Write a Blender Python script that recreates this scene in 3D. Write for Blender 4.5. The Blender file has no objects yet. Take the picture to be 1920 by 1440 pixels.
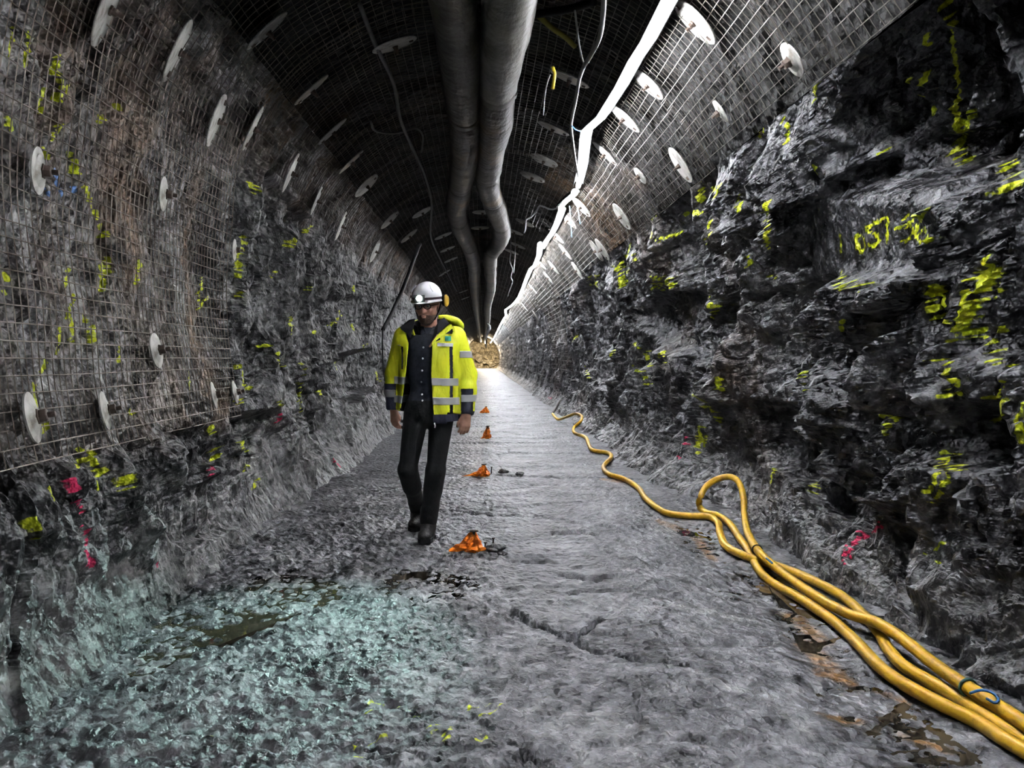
import bpy, math, random
import numpy as np
from mathutils import Vector, Matrix

# ------------------------------------------------------------------ camera, world, exposure
SC = bpy.context.scene
COL = SC.collection
FPX, CX, CY = 1440.0, 960.0, 720.0
CAM_H = 1.30
PSI, TH = math.atan(55.0 / FPX), math.atan(48.0 / FPX)
C_R = np.array([math.cos(PSI), -math.sin(PSI), 0.0])
C_F = np.array([math.sin(PSI) * math.cos(TH), math.cos(PSI) * math.cos(TH), -math.sin(TH)])
C_U = np.cross(C_R, C_F)
C_O = np.array([0.0, 0.0, CAM_H])
cam_d = bpy.data.cameras.new('camera')
cam_d.sensor_fit = 'HORIZONTAL'
cam_d.sensor_width = 36.0
cam_d.lens = 36.0 * FPX / 1920.0
cam_d.clip_start, cam_d.clip_end = 0.05, 400
cam = bpy.data.objects.new('camera', cam_d)
COL.objects.link(cam)
cam.matrix_world = Matrix(((C_R[0], C_U[0], -C_F[0], 0), (C_R[1], C_U[1], -C_F[1], 0), (C_R[2], C_U[2], -C_F[2], CAM_H), (0, 0, 0, 1)))
SC.camera = cam
w = bpy.data.worlds.new('world'); SC.world = w
w.use_nodes = True
w.node_tree.nodes['Background'].inputs[0].default_value = (0.55, 0.6, 0.7, 1)
w.node_tree.nodes['Background'].inputs[1].default_value = 0.0
SC.view_settings.view_transform = 'Standard'
SC.view_settings.look = 'None'
SC.view_settings.exposure = 0.0
SC.view_settings.gamma = 1.0
SC.view_settings.use_curve_mapping = False
STRIP_POWER = 170.0      # emission strength of the light rope
HEADLAMP_W = 260.0
END_LAMP_W = 260.0

SC.cycles.max_bounces = 3; SC.cycles.diffuse_bounces = 1; SC.cycles.glossy_bounces = 1; SC.cycles.transmission_bounces = 4
SC.cycles.adaptive_threshold = 0.12
SC.cycles.caustics_reflective = False; SC.cycles.caustics_refractive = False
rng = np.random.default_rng(7)
random.seed(7)

def ray(px, py):
    v = C_R * ((px - CX) / FPX) + C_U * ((CY - py) / FPX) + C_F
    return v / v[1]
def at(px, py, d):            # world point seen at a pixel, at depth d down the tunnel
    return C_O + ray(px, py) * d
def at_z(px, py, z):          # ... on a horizontal plane
    r = ray(px, py)
    return C_O + r * ((z - CAM_H) / r[2])
def project(P):
    q = P - C_O
    f = q @ C_F
    f = np.where(f < 0.05, 0.05, f)
    return CX + FPX * (q @ C_R) / f, CY - FPX * (q @ C_U) / f, f

# ------------------------------------------------------------------ noise
def _hash(ix, iy, iz, seed):
    with np.errstate(over='ignore'):
        h = ix.astype(np.uint32) * np.uint32(374761393) + iy.astype(np.uint32) * np.uint32(668265263) + iz.astype(np.uint32) * np.uint32(2246822519) + np.uint32((seed * 3266489917 + 12345) & 0xffffffff)
        h = (h ^ (h >> np.uint32(13))) * np.uint32(1274126177)
        h = (h ^ (h >> np.uint32(16))) * np.uint32(2654435769)
        return h ^ (h >> np.uint32(15))
def perlin(x, y, z, seed=0):
    xi, yi, zi = np.floor(x), np.floor(y), np.floor(z)
    fx, fy, fz = x - xi, y - yi, z - zi
    xi, yi, zi = xi.astype(np.int64), yi.astype(np.int64), zi.astype(np.int64)
    u, v, t = [f * f * f * (f * (f * 6 - 15) + 10) for f in (fx, fy, fz)]
    out = 0
    for a in (0, 1):
        for b in (0, 1):
            for c in (0, 1):
                h = _hash(xi + a, yi + b, zi + c, seed)
                gx = (h & np.uint32(1023)).astype(np.float32) / 511.5 - 1
                gy = ((h >> np.uint32(10)) & np.uint32(1023)).astype(np.float32) / 511.5 - 1
                gz = ((h >> np.uint32(20)) & np.uint32(1023)).astype(np.float32) / 511.5 - 1
                g = gx * (fx - a) + gy * (fy - b) + gz * (fz - c)
                out = out + g * (u if a else 1 - u) * (v if b else 1 - v) * (t if c else 1 - t)
    return out * 1.4
def fbm(x, y, z, f, octv=3, seed=0):
    s, a, o = 0, 1.0, 0
    for k in range(octv):
        o = o + a * perlin(x * f, y * f, z * f, seed + k); s += a; a *= 0.5; f *= 2.03
    return o / s
def facets(a, b, ca, cb, seed, tilt=1.0):
    """blocky joints: each Voronoi cell is a tilted plane; returns height (-1..1) and distance to the joint"""
    A, B = a / ca, b / cb
    ia, ib = np.floor(A), np.floor(B)
    best = np.full(A.shape, 1e9); second = np.full(A.shape, 1e9); hh = np.zeros(A.shape)
    z0 = np.zeros(A.shape, dtype=np.int64)
    for da in (-1, 0, 1):
        for db in (-1, 0, 1):
            ja, jb = (ia + da).astype(np.int64), (ib + db).astype(np.int64)
            h1 = _hash(ja, jb, z0, seed); h2 = _hash(ja, jb, z0, seed + 77)
            sa = ja + (h1 & np.uint32(4095)) / 4095.0; sb = jb + ((h1 >> np.uint32(12)) & np.uint32(4095)) / 4095.0
            ea, eb = A - sa, B - sb
            dd = ea * ea + eb * eb
            off = (h2 & np.uint32(1023)) / 511.5 - 1
            ta = (((h2 >> np.uint32(10)) & np.uint32(1023)) / 511.5 - 1) * tilt * 0.55
            tb = (((h2 >> np.uint32(20)) & np.uint32(1023)) / 511.5 - 1) * tilt
            val = off + ta * ea + tb * eb
            near = dd < best
            second = np.where(near, best, np.minimum(second, dd))
            hh = np.where(near, val, hh)
            best = np.where(near, dd, best)
    return hh, np.sqrt(second) - np.sqrt(best)
def sstep(a, b, x):
    t = np.clip((x - a) / (b - a), 0, 1)
    return t * t * (3 - 2 * t)

# ------------------------------------------------------------------ mesh + material helpers
def mesh_from(name, verts, faces, mat=None, smooth=False, mats=None, fmat=None):
    me = bpy.data.meshes.new(name)
    verts = np.asarray(verts, dtype=np.float32)
    if isinstance(faces, np.ndarray):
        nf, k = faces.shape
        me.vertices.add(len(verts)); me.vertices.foreach_set('co', verts.ravel())
        me.loops.add(nf * k); me.loops.foreach_set('vertex_index', faces.astype(np.int32).ravel())
        me.polygons.add(nf)
        me.polygons.foreach_set('loop_start', np.arange(0, nf * k, k, dtype=np.int32))
        me.polygons.foreach_set('loop_total', np.full(nf, k, dtype=np.int32))
        me.update(calc_edges=True); me.validate()
    else:
        me.from_pydata([tuple(map(float, v)) for v in verts], [], faces); me.update()
    for m in (mats or ([mat] if mat else [])):
        me.materials.append(m)
    if fmat is not None:
        me.polygons.foreach_set('material_index', np.asarray(fmat, dtype=np.int32))
    me.polygons.foreach_set('use_smooth', np.full(len(me.polygons), bool(smooth)))
    return me
def link(name, me, parent=None, label=None, cat=None, group=None, kind=None):
    o = bpy.data.objects.new(name, me)
    COL.objects.link(o)
    if parent is not None: o.parent = parent
    if label: o['label'] = label
    if cat: o['category'] = cat
    if group: o['group'] = group
    if kind: o['kind'] = kind
    return o
def obj(name, verts, faces, mat, parent=None, smooth=False, **kw):
    return link(name, mesh_from(name, verts, faces, mat, smooth), parent, **kw)
def thing(name, label, cat, loc=(0, 0, 0), group=None, kind=None):
    o = link(name, None, None, label, cat, group, kind)
    o.location = tuple(float(v) for v in loc)
    o.empty_display_size = 0.05
    return o

class N:                       # tiny node-graph helper
    def __init__(s, name):
        s.m = bpy.data.materials.new(name); s.m.use_nodes = True
        s.t = s.m.node_tree; s.b = s.t.nodes['Principled BSDF']
        s.out = s.t.nodes['Material Output']
    def n(s, typ, **kw):
        x = s.t.nodes.new(typ)
        for k, v in kw.items(): setattr(x, k, v)
        return x
    def l(s, a, b): s.t.links.new(a, b)
    def val(s, sock, v):
        if hasattr(v, 'links') or isinstance(v, bpy.types.NodeSocket): s.l(v, sock)
        else: sock.default_value = v
    def coord(s, scale=(1, 1, 1)):
        tc = s.n('ShaderNodeTexCoord'); mp = s.n('ShaderNodeMapping')
        mp.inputs['Scale'].default_value = scale
        s.l(tc.outputs['Object'], mp.inputs['Vector'])
        return mp.outputs[0]
    def noise(s, vec, scale, detail=4, rough=0.6, dist=0.0):
        x = s.n('ShaderNodeTexNoise')
        s.l(vec, x.inputs['Vector']); x.inputs['Scale'].default_value = scale
        x.inputs['Detail'].default_value = detail; x.inputs['Roughness'].default_value = rough
        x.inputs['Distortion'].default_value = dist
        return x.outputs['Fac']
    def ramp(s, fac, stops):
        x = s.n('ShaderNodeValToRGB'); s.l(fac, x.inputs[0])
        e = x.color_ramp.elements
        while len(e) < len(stops): e.new(0.5)
        for k, (p, c) in enumerate(stops):
            e[k].position = p
            e[k].color = c if len(c) == 4 else (*c, 1)
        return x.outputs[0]
    def mix(s, fac, a, b, mode='MIX'):
        x = s.n('ShaderNodeMix', data_type='RGBA', blend_type=mode)
        s.val(x.inputs[0], fac); s.val(x.inputs[6], a if not isinstance(a, tuple) else (*a[:3], 1)); s.val(x.inputs[7], b if not isinstance(b, tuple) else (*b[:3], 1))
        return x.outputs[2]
    def math(s, op, a, b=0.0, c=0.0):
        x = s.n('ShaderNodeMath', operation=op)
        s.val(x.inputs[0], a); s.val(x.inputs[1], b); s.val(x.inputs[2], c)
        return x.outputs[0]
    def attr(s, name):
        x = s.n('ShaderNodeAttribute', attribute_name=name)
        return x.outputs['Color']
    def sep(s, c):
        x = s.n('ShaderNodeSeparateColor'); s.l(c, x.inputs[0])
        return x.outputs
    def bump(s, h, strength, dist, nrm=None):
        x = s.n('ShaderNodeBump'); s.l(h, x.inputs['Height'])
        x.inputs['Strength'].default_value = strength; x.inputs['Distance'].default_value = dist
        if nrm is not None: s.l(nrm, x.inputs['Normal'])
        return x.outputs[0]
    def set(s, **kw):
        for k, v in kw.items():
            sock = s.b.inputs[k.replace('_', ' ')]
            if isinstance(v, tuple) and len(v) == 3: v = (*v, 1)
            s.val(sock, v)
        return s.m

def plain(name, col, rough=0.6, metal=0.0, var=0.25, scale=14.0, bump=0.0, bscale=60.0, sheen=0.0, spec=0.5):
    """a procedural material: colour broken up by noise"""
    g = N(name); v = g.coord()
    f = g.noise(v, scale, 5)
    lo = tuple(c * (1 - var) for c in col); hi = tuple(min(1, c * (1 + var)) for c in col)
    c = g.ramp(f, [(0.3, lo), (0.7, hi)])
    g.set(Base_Color=c, Roughness=rough, Metallic=metal)
    g.b.inputs['Specular IOR Level'].default_value = spec
    if bump: g.set(Normal=g.bump(g.noise(v, bscale, 4), bump, 0.01))
    return g.m

def rock_mat(name, lo, mid, hi, rough=(0.45, 0.85), bscale=1.0, bstr=0.6, stain=(0.16, 0.10, 0.055), scale=1.0, spec=0.4):
    g = N(name); v = g.coord(); vs = g.coord((1, 1, 0.35))
    n1 = g.noise(v, 2.2 * scale, 3, 0.6); n2 = g.noise(v, 10 * scale, 3, 0.62, 0.3)
    f = g.math('ADD', g.math('MULTIPLY', n1, 0.40), g.math('MULTIPLY', n2, 0.60))
    c = g.ramp(f, [(0.40, lo), (0.50, mid), (0.61, hi)])
    t = g.sep(g.attr('tint'))
    brk = g.noise(vs, 9.0, 4, 0.7)
    sm = g.math('MULTIPLY', t[0], g.ramp(brk, [(0.32, (0, 0, 0)), (0.56, (1, 1, 1))]))
    c = g.mix(sm, c, g.ramp(n2, [(0.3, tuple(x * 0.45 for x in stain)), (0.7, tuple(x * 1.6 for x in stain))]))
    lm = g.math('MULTIPLY', t[1], g.ramp(brk, [(0.34, (0, 0, 0)), (0.6, (1, 1, 1))]))
    c = g.mix(lm, c, g.ramp(n2, [(0.3, (0.12, 0.12, 0.125)), (0.7, (0.42, 0.42, 0.41))]))
    p = g.sep(g.attr('paint'))
    pb = g.math('MULTIPLY', g.math('SUBTRACT', g.noise(v, 26, 2, 0.6), 0.5), 1.6)
    def mask(ch, lo_, hi_):
        x = g.n('ShaderNodeMapRange', interpolation_type='SMOOTHSTEP'); g.l(g.math('ADD', ch, g.math('MULTIPLY', pb, g.math('MINIMUM', g.math('MULTIPLY', ch, 6.0), 1.0))), x.inputs[0])
        x.inputs[1].default_value = lo_; x.inputs[2].default_value = hi_
        return x.outputs[0]
    c = g.mix(mask(p[0], 0.30, 0.62), c, g.ramp(n2, [(0.3, (0.24, 0.27, 0.0)), (0.7, (0.66, 0.72, 0.01))]))
    c = g.mix(mask(p[1], 0.30, 0.62), c, (0.62, 0.02, 0.10))
    c = g.mix(mask(p[2], 0.30, 0.7), c, (0.10, 0.22, 0.52))
    r = g.n('ShaderNodeMapRange'); g.l(n2, r.inputs[0]); r.inputs[1].default_value = 0.3; r.inputs[2].default_value = 0.7
    r.inputs[3].default_value, r.inputs[4].default_value = rough
    wet = g.math('SUBTRACT', r.outputs[0], g.math('MULTIPLY', t[2], 0.10))
    vo = g.n('ShaderNodeTexVoronoi', feature='F1'); g.l(g.coord((1, 1.0, 0.6)), vo.inputs['Vector']); vo.inputs['Scale'].default_value = 17 * bscale
    b3 = g.bump(g.math('ADD', g.noise(v, 15 * bscale, 3, 0.55), g.math('MULTIPLY', vo.outputs['Distance'], 0.5)), bstr, 0.06)
    g.set(Base_Color=c, Roughness=wet, Normal=b3)
    g.b.inputs['Specular IOR Level'].default_value = spec
    return g.m

def catmull(P, n, closed=False):
    P = np.asarray(P, float)
    Q = np.vstack([2 * P[0] - P[1], P, 2 * P[-1] - P[-2]])
    out = []
    m = len(P) - 1
    for k in np.linspace(0, m - 1e-6, n):
        i = int(k); t = k - i
        a, b, c, d = Q[i], Q[i + 1], Q[i + 2], Q[i + 3]
        out.append(0.5 * ((2 * b) + (c - a) * t + (2 * a - 5 * b + 4 * c - d) * t * t + (3 * b - a - 3 * c + d) * t ** 3))
    return np.array(out)
def resample(P, step):
    P = np.asarray(P, float)
    L = np.r_[0, np.cumsum(np.linalg.norm(np.diff(P, axis=0), axis=1))]
    n = max(2, int(L[-1] / step) + 1)
    t = np.linspace(0, L[-1], n)
    return np.stack([np.interp(t, L, P[:, k]) for k in range(P.shape[1])], 1)
def tubes(P, r, sides=6, cap=True, up=(0.13, 0.21, 0.97)):
    """P: (lines, pts, 3) -> verts, quad faces of round tubes. r scalar or (lines|1, pts)"""
    P = np.asarray(P, float)
    if P.ndim == 2: P = P[None]
    L, n, _ = P.shape
    T = np.empty_like(P)
    T[:, 1:-1] = P[:, 2:] - P[:, :-2]; T[:, 0] = P[:, 1] - P[:, 0]; T[:, -1] = P[:, -1] - P[:, -2]
    T /= np.linalg.norm(T, axis=2, keepdims=True) + 1e-12
    A = np.cross(T, np.array(up)); A /= np.linalg.norm(A, axis=2, keepdims=True) + 1e-9
    B = np.cross(T, A)
    R = np.broadcast_to(np.asarray(r, float), (L, n)) if np.ndim(r) != 1 else np.broadcast_to(np.asarray(r, float)[None], (L, n))
    ang = np.linspace(0, 2 * np.pi, sides, endpoint=False)
    V = P[:, :, None, :] + R[:, :, None, None] * (np.cos(ang)[None, None, :, None] * A[:, :, None, :] + np.sin(ang)[None, None, :, None] * B[:, :, None, :])
    V = V.reshape(-1, 3)
    li, pi, si = np.meshgrid(np.arange(L), np.arange(n - 1), np.arange(sides), indexing='ij')
    b0 = (li * n + pi) * sides
    s2 = (si + 1) % sides
    F = np.stack([b0 + si, b0 + s2, b0 + sides + s2, b0 + sides + si], -1).reshape(-1, 4)
    if cap and sides == 4:
        l = np.arange(L) * n * sides
        F = np.vstack([F, np.stack([l + 3, l + 2, l + 1, l], 1), np.stack([l + (n - 1) * 4 + k for k in range(4)], 1)])
    return V, F
def tube_capped(P, r, sides=12):
    P = np.asarray(P, float)
    V, F = tubes(P, r, sides, False)
    n = len(P)
    V = np.vstack([V, P[0], P[-1]])
    F = [tuple(f) for f in F]
    for k in range(sides):
        F.append((k, n * sides, (k + 1) % sides))
        F.append(((n - 1) * sides + (k + 1) % sides, n * sides + 1, (n - 1) * sides + k))
    return V, F
def lathe(prof, seg=24):
    """profile (r, z) list around z"""
    V, F = [], []
    for (r, z) in prof:
        for k in range(seg):
            a = 2 * math.pi * k / seg
            V.append((r * math.cos(a), r * math.sin(a), z))
    for i in range(len(prof) - 1):
        for k in range(seg):
            k2 = (k + 1) % seg
            F.append((i * seg + k, i * seg + k2, (i + 1) * seg + k2, (i + 1) * seg + k))
    F.append(tuple(range(seg - 1, -1, -1))); F.append(tuple((len(prof) - 1) * seg + k for k in range(seg)))
    return V, F
def join_vf(parts):
    V, F, o = [], [], 0
    for v, f in parts:
        V += [tuple(x) for x in v]; F += [tuple(i + o for i in q) for q in f]; o += len(v)
    return V, F
def box_vf(c, h):
    x, y, z = c; a, b, e = h
    V = [(x + sx * a, y + sy * b, z + sz * e) for sz in (-1, 1) for sy in (-1, 1) for sx in (-1, 1)]
    F = [(0, 2, 3, 1), (4, 5, 7, 6), (0, 1, 5, 4), (2, 6, 7, 3), (0, 4, 6, 2), (1, 3, 7, 5)]
    return V, F
# ------------------------------------------------------------------ tunnel cross-section
RP = [(1.80, -0.14), (1.88, 0.0), (2.03, 0.16), (2.20, 0.42), (2.30, 0.9), (2.32, 1.5), (2.26, 2.1), (2.10, 2.58), (1.88, 2.95),
      (1.62, 3.30), (1.30, 3.62), (0.90, 3.86), (0.45, 4.01), (0.0, 4.06)]
LP = [(-0.45, 4.01), (-0.90, 3.87), (-1.32, 3.62), (-1.65, 3.30), (-1.87, 2.90), (-1.99, 2.4), (-2.02, 1.8), (-1.97, 1.3), (-1.89, 0.85),
      (-1.80, 0.45), (-1.72, 0.16), (-1.64, 0.0), (-1.56, -0.14)]
PROF = resample(catmull(RP + LP, 600), 0.004)
PS = np.r_[0, np.cumsum(np.linalg.norm(np.diff(PROF, axis=0), axis=1))]
S_TOT = PS[-1]
PT = np.gradient(PROF, PS, axis=0)
PN = np.stack([-PT[:, 1], PT[:, 0]], 1)
PN /= np.linalg.norm(PN, axis=1, keepdims=True)
if PN[0][0] > 0: PN = -PN                      # inwards
i_top = int(np.argmax(PROF[:, 1])); S_TOP = PS[i_top]
def s_at(side, z):
    if side == 'R': return float(np.interp(z, PROF[:i_top, 1], PS[:i_top]))
    return float(np.interp(-z, -PROF[i_top:, 1], PS[i_top:]))
S_RB, S_LB = s_at('R', 2.88), s_at('L', 2.88)   # lower edge of the meshed vault
def foot_r(d): return np.interp(d, [0, 5.2, 6.0, 6.8, 7.7, 9, 12, 20, 60], [0.13, 0.13, 0.26, 0.24, -0.10, -0.12, 0.02, -0.02, 0.0])
def foot_l(d): return np.interp(d, [0, 3, 6, 9, 12, 60], [0.0, 0.0, -0.06, 0.08, 0.03, 0.0])
def wid(d): return np.interp(d, [0, 6, 12, 25, 60, 110], [1.0, 1.0, 0.985, 0.97, 0.95, 0.95])
def base(s, d):
    x = np.interp(s, PS, PROF[:, 0]); z = np.interp(s, PS, PROF[:, 1])
    nx = np.interp(s, PS, PN[:, 0]); nz = np.interp(s, PS, PN[:, 1])
    low = np.clip(1 - z / 0.9, 0, 1.2)
    x = x * wid(d) + np.where(x > 0, foot_r(d), foot_l(d)) * low
    return np.stack([x, d + 0 * x, z], -1), np.stack([nx, 0 * nx, nz], -1)
def mesh_off(s, d):                             # stand-off of the wire mesh from the theoretical profile
    u, v = s * 1.0, d * 1.0
    return 0.10 + 0.045 * perlin(u * 0.9, v * 0.75, 0 * u + 3.3, 91) + 0.022 * perlin(u * 2.3, v * 2.0, 0 * u, 92)
def mesh_pt(s, d, extra=0.0):
    b, n = base(s, d)
    return b + n * (mesh_off(s, d) + extra)[..., None], n
P1_END = 5.70                                   # far end of the low mesh panel on the left wall
S_L1 = s_at('L', 0.86)

# rows down the tunnel: coarse behind the camera, then geometric
rows = np.r_[np.arange(-5.0, 2.15, 0.22), 2.2 * np.exp(np.arange(0, math.log(107 / 2.2), 0.0044))]
s_r = np.arange(0, S_RB + 0.001, 0.0125); S_LS = s_at('L', 3.40); s_c = np.linspace(S_RB, S_LS, 120); s_l = np.arange(S_LS, S_TOT, 0.0125)
def in_poly(px, py, poly):
    inside = np.zeros(px.shape, bool)
    n = len(poly)
    for i in range(n):
        x1, y1 = poly[i]; x2, y2 = poly[(i + 1) % n]
        c = ((y1 > py) != (y2 > py)) & (px < (x2 - x1) * (py - y1) / (y2 - y1 + 1e-9) + x1)
        inside ^= c
    return inside
def poly_soft(px, py, poly, soft):
    """1 inside, falling to 0 over `soft` px outside"""
    m = in_poly(px, py, poly)
    dmin = np.full(px.shape, 1e9)
    n = len(poly)
    for i in range(n):
        a = np.array(poly[i], float); b = np.array(poly[(i + 1) % n], float)
        e = b - a; t = np.clip(((px - a[0]) * e[0] + (py - a[1]) * e[1]) / (e @ e + 1e-9), 0, 1)
        dmin = np.minimum(dmin, np.hypot(px - a[0] - t * e[0], py - a[1] - t * e[1]))
    return np.where(m, 1.0, np.clip(1 - dmin / soft, 0, 1))
# big blocks and hollows of the rock, found on the bare wall: outline, push (+ out of the wall), softness
SCULPT_R = [
    ([(1660, 70), (1760, 0), (1920, -40), (1960, 300), (1830, 330), (1790, 350), (1610, 345), (1625, 300), (1590, 230)], -0.34, 18),
    ([(1660, 300), (1800, 290), (1830, 330), (1790, 365), (1560, 365), (1590, 330)], -0.14, 8),
    ([(1540, 140), (1650, 60), (1660, 130), (1630, 210), (1580, 260), (1530, 210)], 0.16, 16),
    ([(1580, 505), (1700, 500), (1850, 505), (1830, 530), (1700, 590), (1640, 640), (1590, 570)], 0.17, 10),
    ([(1640, 650), (1700, 600), (1790, 575), (1780, 640), (1640, 740), (1600, 690)], -0.22, 10),
    ([(1430, 760), (1500, 770), (1580, 860), (1590, 960), (1530, 930), (1460, 850)], -0.24, 10),
    ([(1550, 620), (1600, 700), (1640, 860), (1600, 900), (1570, 820), (1520, 680)], 0.12, 14),
    ([(1780, 640), (1840, 600), (1860, 740), (1760, 950), (1700, 960), (1720, 800)], 0.13, 8),
    ([(1860, 780), (1920, 760), (1930, 870), (1830, 870)], -0.16, 12),
    ([(1740, 890), (1840, 870), (1930, 900), (1940, 1150), (1830, 1200), (1720, 1120), (1690, 980)], 0.13, 30),
    ([(1480, 900), (1640, 900), (1700, 1010), (1690, 1130), (1560, 1050), (1470, 980)], 0.07, 26),
    ([(1240, 540), (1290, 560), (1300, 650), (1255, 650), (1215, 590)], -0.30, 10),
    ([(1400, 400), (1520, 420), (1540, 520), (1440, 540)], 0.10, 12),
    ([(1480, 200), (1560, 260), (1600, 380), (1520, 420), (1490, 330)], 0.08, 14),
    ([(1560, 560), (1640, 650), (1620, 720), (1560, 680)], -0.18, 8),
    ([(1130, 560), (1150, 560), (1160, 700), (1135, 720)], -0.22, 8),
    ([(1350, 620), (1420, 640), (1430, 760), (1370, 740)], 0.12, 10),
    ([(1700, 1000), (1740, 1010), (1720, 1160), (1690, 1130)], -0.14, 8),
]
SCULPT_L = [
    ([(650, 670), (690, 660), (700, 720), (670, 745), (645, 720)], -0.32, 7),
    ([(440, 785), (500, 780), (500, 840), (460, 860), (438, 830)], -0.26, 8),
    ([(290, 830), (380, 805), (400, 860), (330, 900), (290, 870)], -0.20, 12),
    ([(300, 930), (420, 900), (430, 980), (340, 1010)], -0.12, 14),
    ([(500, 330), (540, 380), (570, 420), (540, 440), (505, 380)], -0.16, 8),
    ([(640, 560), (660, 560), (665, 690), (640, 740)], -0.16, 6),
    ([(60, 880), (170, 860), (230, 1000), (180, 1080), (60, 1000)], 0.08, 18),
    ([(540, 690), (620, 650), (625, 670), (545, 715)], 0.08, 6),
    ([(560, 740), (640, 730), (640, 830), (570, 850)], -0.10, 10),
]
def blur(a, k0, k1):
    for _ in range(2):
        for ax, k in ((0, k0), (1, k1)):
            if k < 1: continue
            pad = [(0, 0), (0, 0)]; pad[ax] = (k + 1, k)
            c = np.cumsum(np.pad(a, pad, mode='edge'), axis=ax)
            n = a.shape[ax]; w_ = 2 * k + 1
            a = (np.take(c, np.arange(w_, w_ + n), ax) - np.take(c, np.arange(0, n), ax)) / w_
    return a
def shell(sv, tag):
    S, D = np.meshgrid(sv, rows)                       # rows x cols
    B, Nn = base(S, D)
    x, y, z = B[..., 0], B[..., 1], B[..., 2]
    sp = np.gradient(rows)[:, None] + 0 * S            # local row spacing
    def fade(c): return sstep(1.2, 3.0, c / sp)        # drop detail the grid cannot carry
    w1 = 0.22 * perlin(x * 1.3, y * 1.3, z * 1.3, 11); w2 = 0.22 * perlin(x * 1.3, y * 1.3, z * 1.3, 12)
    A, Bc = S + w1, D + w2
    ca, sa = math.cos(0.32), math.sin(0.32)
    a, b = A * ca - Bc * sa, A * sa + Bc * ca
    h1, e1 = facets(a, b, 1.55, 0.55, 21, 1.3)
    h2, e2 = facets(a * 0.96 + b * 0.28, b * 0.96 - a * 0.28, 0.62, 0.22, 22, 1.5)
    h3, e3 = facets(a, b, 0.24, 0.105, 23, 1.6)
    h4, e4 = facets(a + 0.03 * h3, b, 0.08, 0.045, 24, 1.6)
    ro = fbm(x, y, z, 3.0, 4, 40)
    if tag != 'C': h1, h2, h3 = blur(h1, 2, 3), blur(h2, 1, 2), blur(h3, 1, 1)
    disp = 0.12 * h1 + 0.09 * h2 * fade(0.3) + 0.046 * h3 * fade(0.15) + 0.013 * h4 * fade(0.06) + 0.05 * ro
    h5, e5 = facets(a, b, 2.6, 0.34, 25, 1.0)
    disp += 0.055 * h5 * fade(0.3)
    disp -= 0.04 * sstep(0.10, 0.0, e2) * fade(0.2) * sstep(2.2, 3.2, D) + 0.018 * sstep(0.12, 0.0, e3) * fade(0.1)
    foot = sstep(0.02, 0.75, z)                       # rubble foot is gentler
    if tag == 'R': disp = disp * (0.45 + 0.80 * foot)
    elif tag == 'L': disp = disp * (0.30 + 0.62 * foot)
    px, py, _ = project(B)
    ok = (D > 1.9)
    for poly, push, soft in (SCULPT_R if tag == 'R' else SCULPT_L if tag == 'L' else []):
        disp += np.where(ok, push * poly_soft(px, py, poly, soft * 1.6), 0)
    if tag == 'R':                                     # the face that carries the big number is flat
        m = np.where(ok, poly_soft(px, py, [(1530, 380), (1770, 350), (1785, 492), (1540, 508)], 26), 0)
        disp = disp * (1 - 0.9 * m) + 0.04 * m
    pan = 0 * S
    if tag == 'L': pan = sstep(P1_END + 0.1, P1_END - 0.25, D) * sstep(S_L1 + 0.15, S_L1 - 0.15, S)
    if tag == 'C': pan = pan + 1
    vault = sstep(S_LB + 0.22, S_LB - 0.02, S) if tag == 'L' else 0 * S
    pan = np.maximum(pan, vault)
    top = np.maximum(pan, sstep(0.30, 0.0, np.minimum(np.abs(S - S_RB), np.abs(S - S_LB))) if tag != 'C' else pan)
    lim = mesh_off(S, D) - 0.015
    soft = np.minimum(disp * 0.55 - 0.02, lim)
    disp = disp * (1 - top) + soft * top
    if tag == 'C': disp = np.minimum(0.4 * disp, lim)
    P = B + Nn * disp[..., None]
    # undercut: drag blocks down a little where they stick out
    if tag != 'C':
        P[..., 2] -= np.clip(disp, 0, 0.3) * 0.10 * foot * sstep(2.7, 2.2, z)
        P[..., 1] += 0.02 * h2 * fade(0.3) * foot * (1 - top)
    return S, D, P, disp, pan, (h1, h2, h3, ro)
def grid_faces(nr, nc, flip=False):
    i, j = np.meshgrid(np.arange(nr - 1), np.arange(nc - 1), indexing='ij')
    q = (i * nc + j)
    F = np.stack([q, q + 1, q + nc + 1, q + nc], -1).reshape(-1, 4)
    return F[:, ::-1] if flip else F
def add_color(me, name, arr):
    at_ = me.attributes.new(name, 'FLOAT_COLOR', 'POINT')
    c = np.ones((len(arr), 4), np.float32); c[:, :3] = arr
    at_.data.foreach_set('color', c.ravel())

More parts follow.
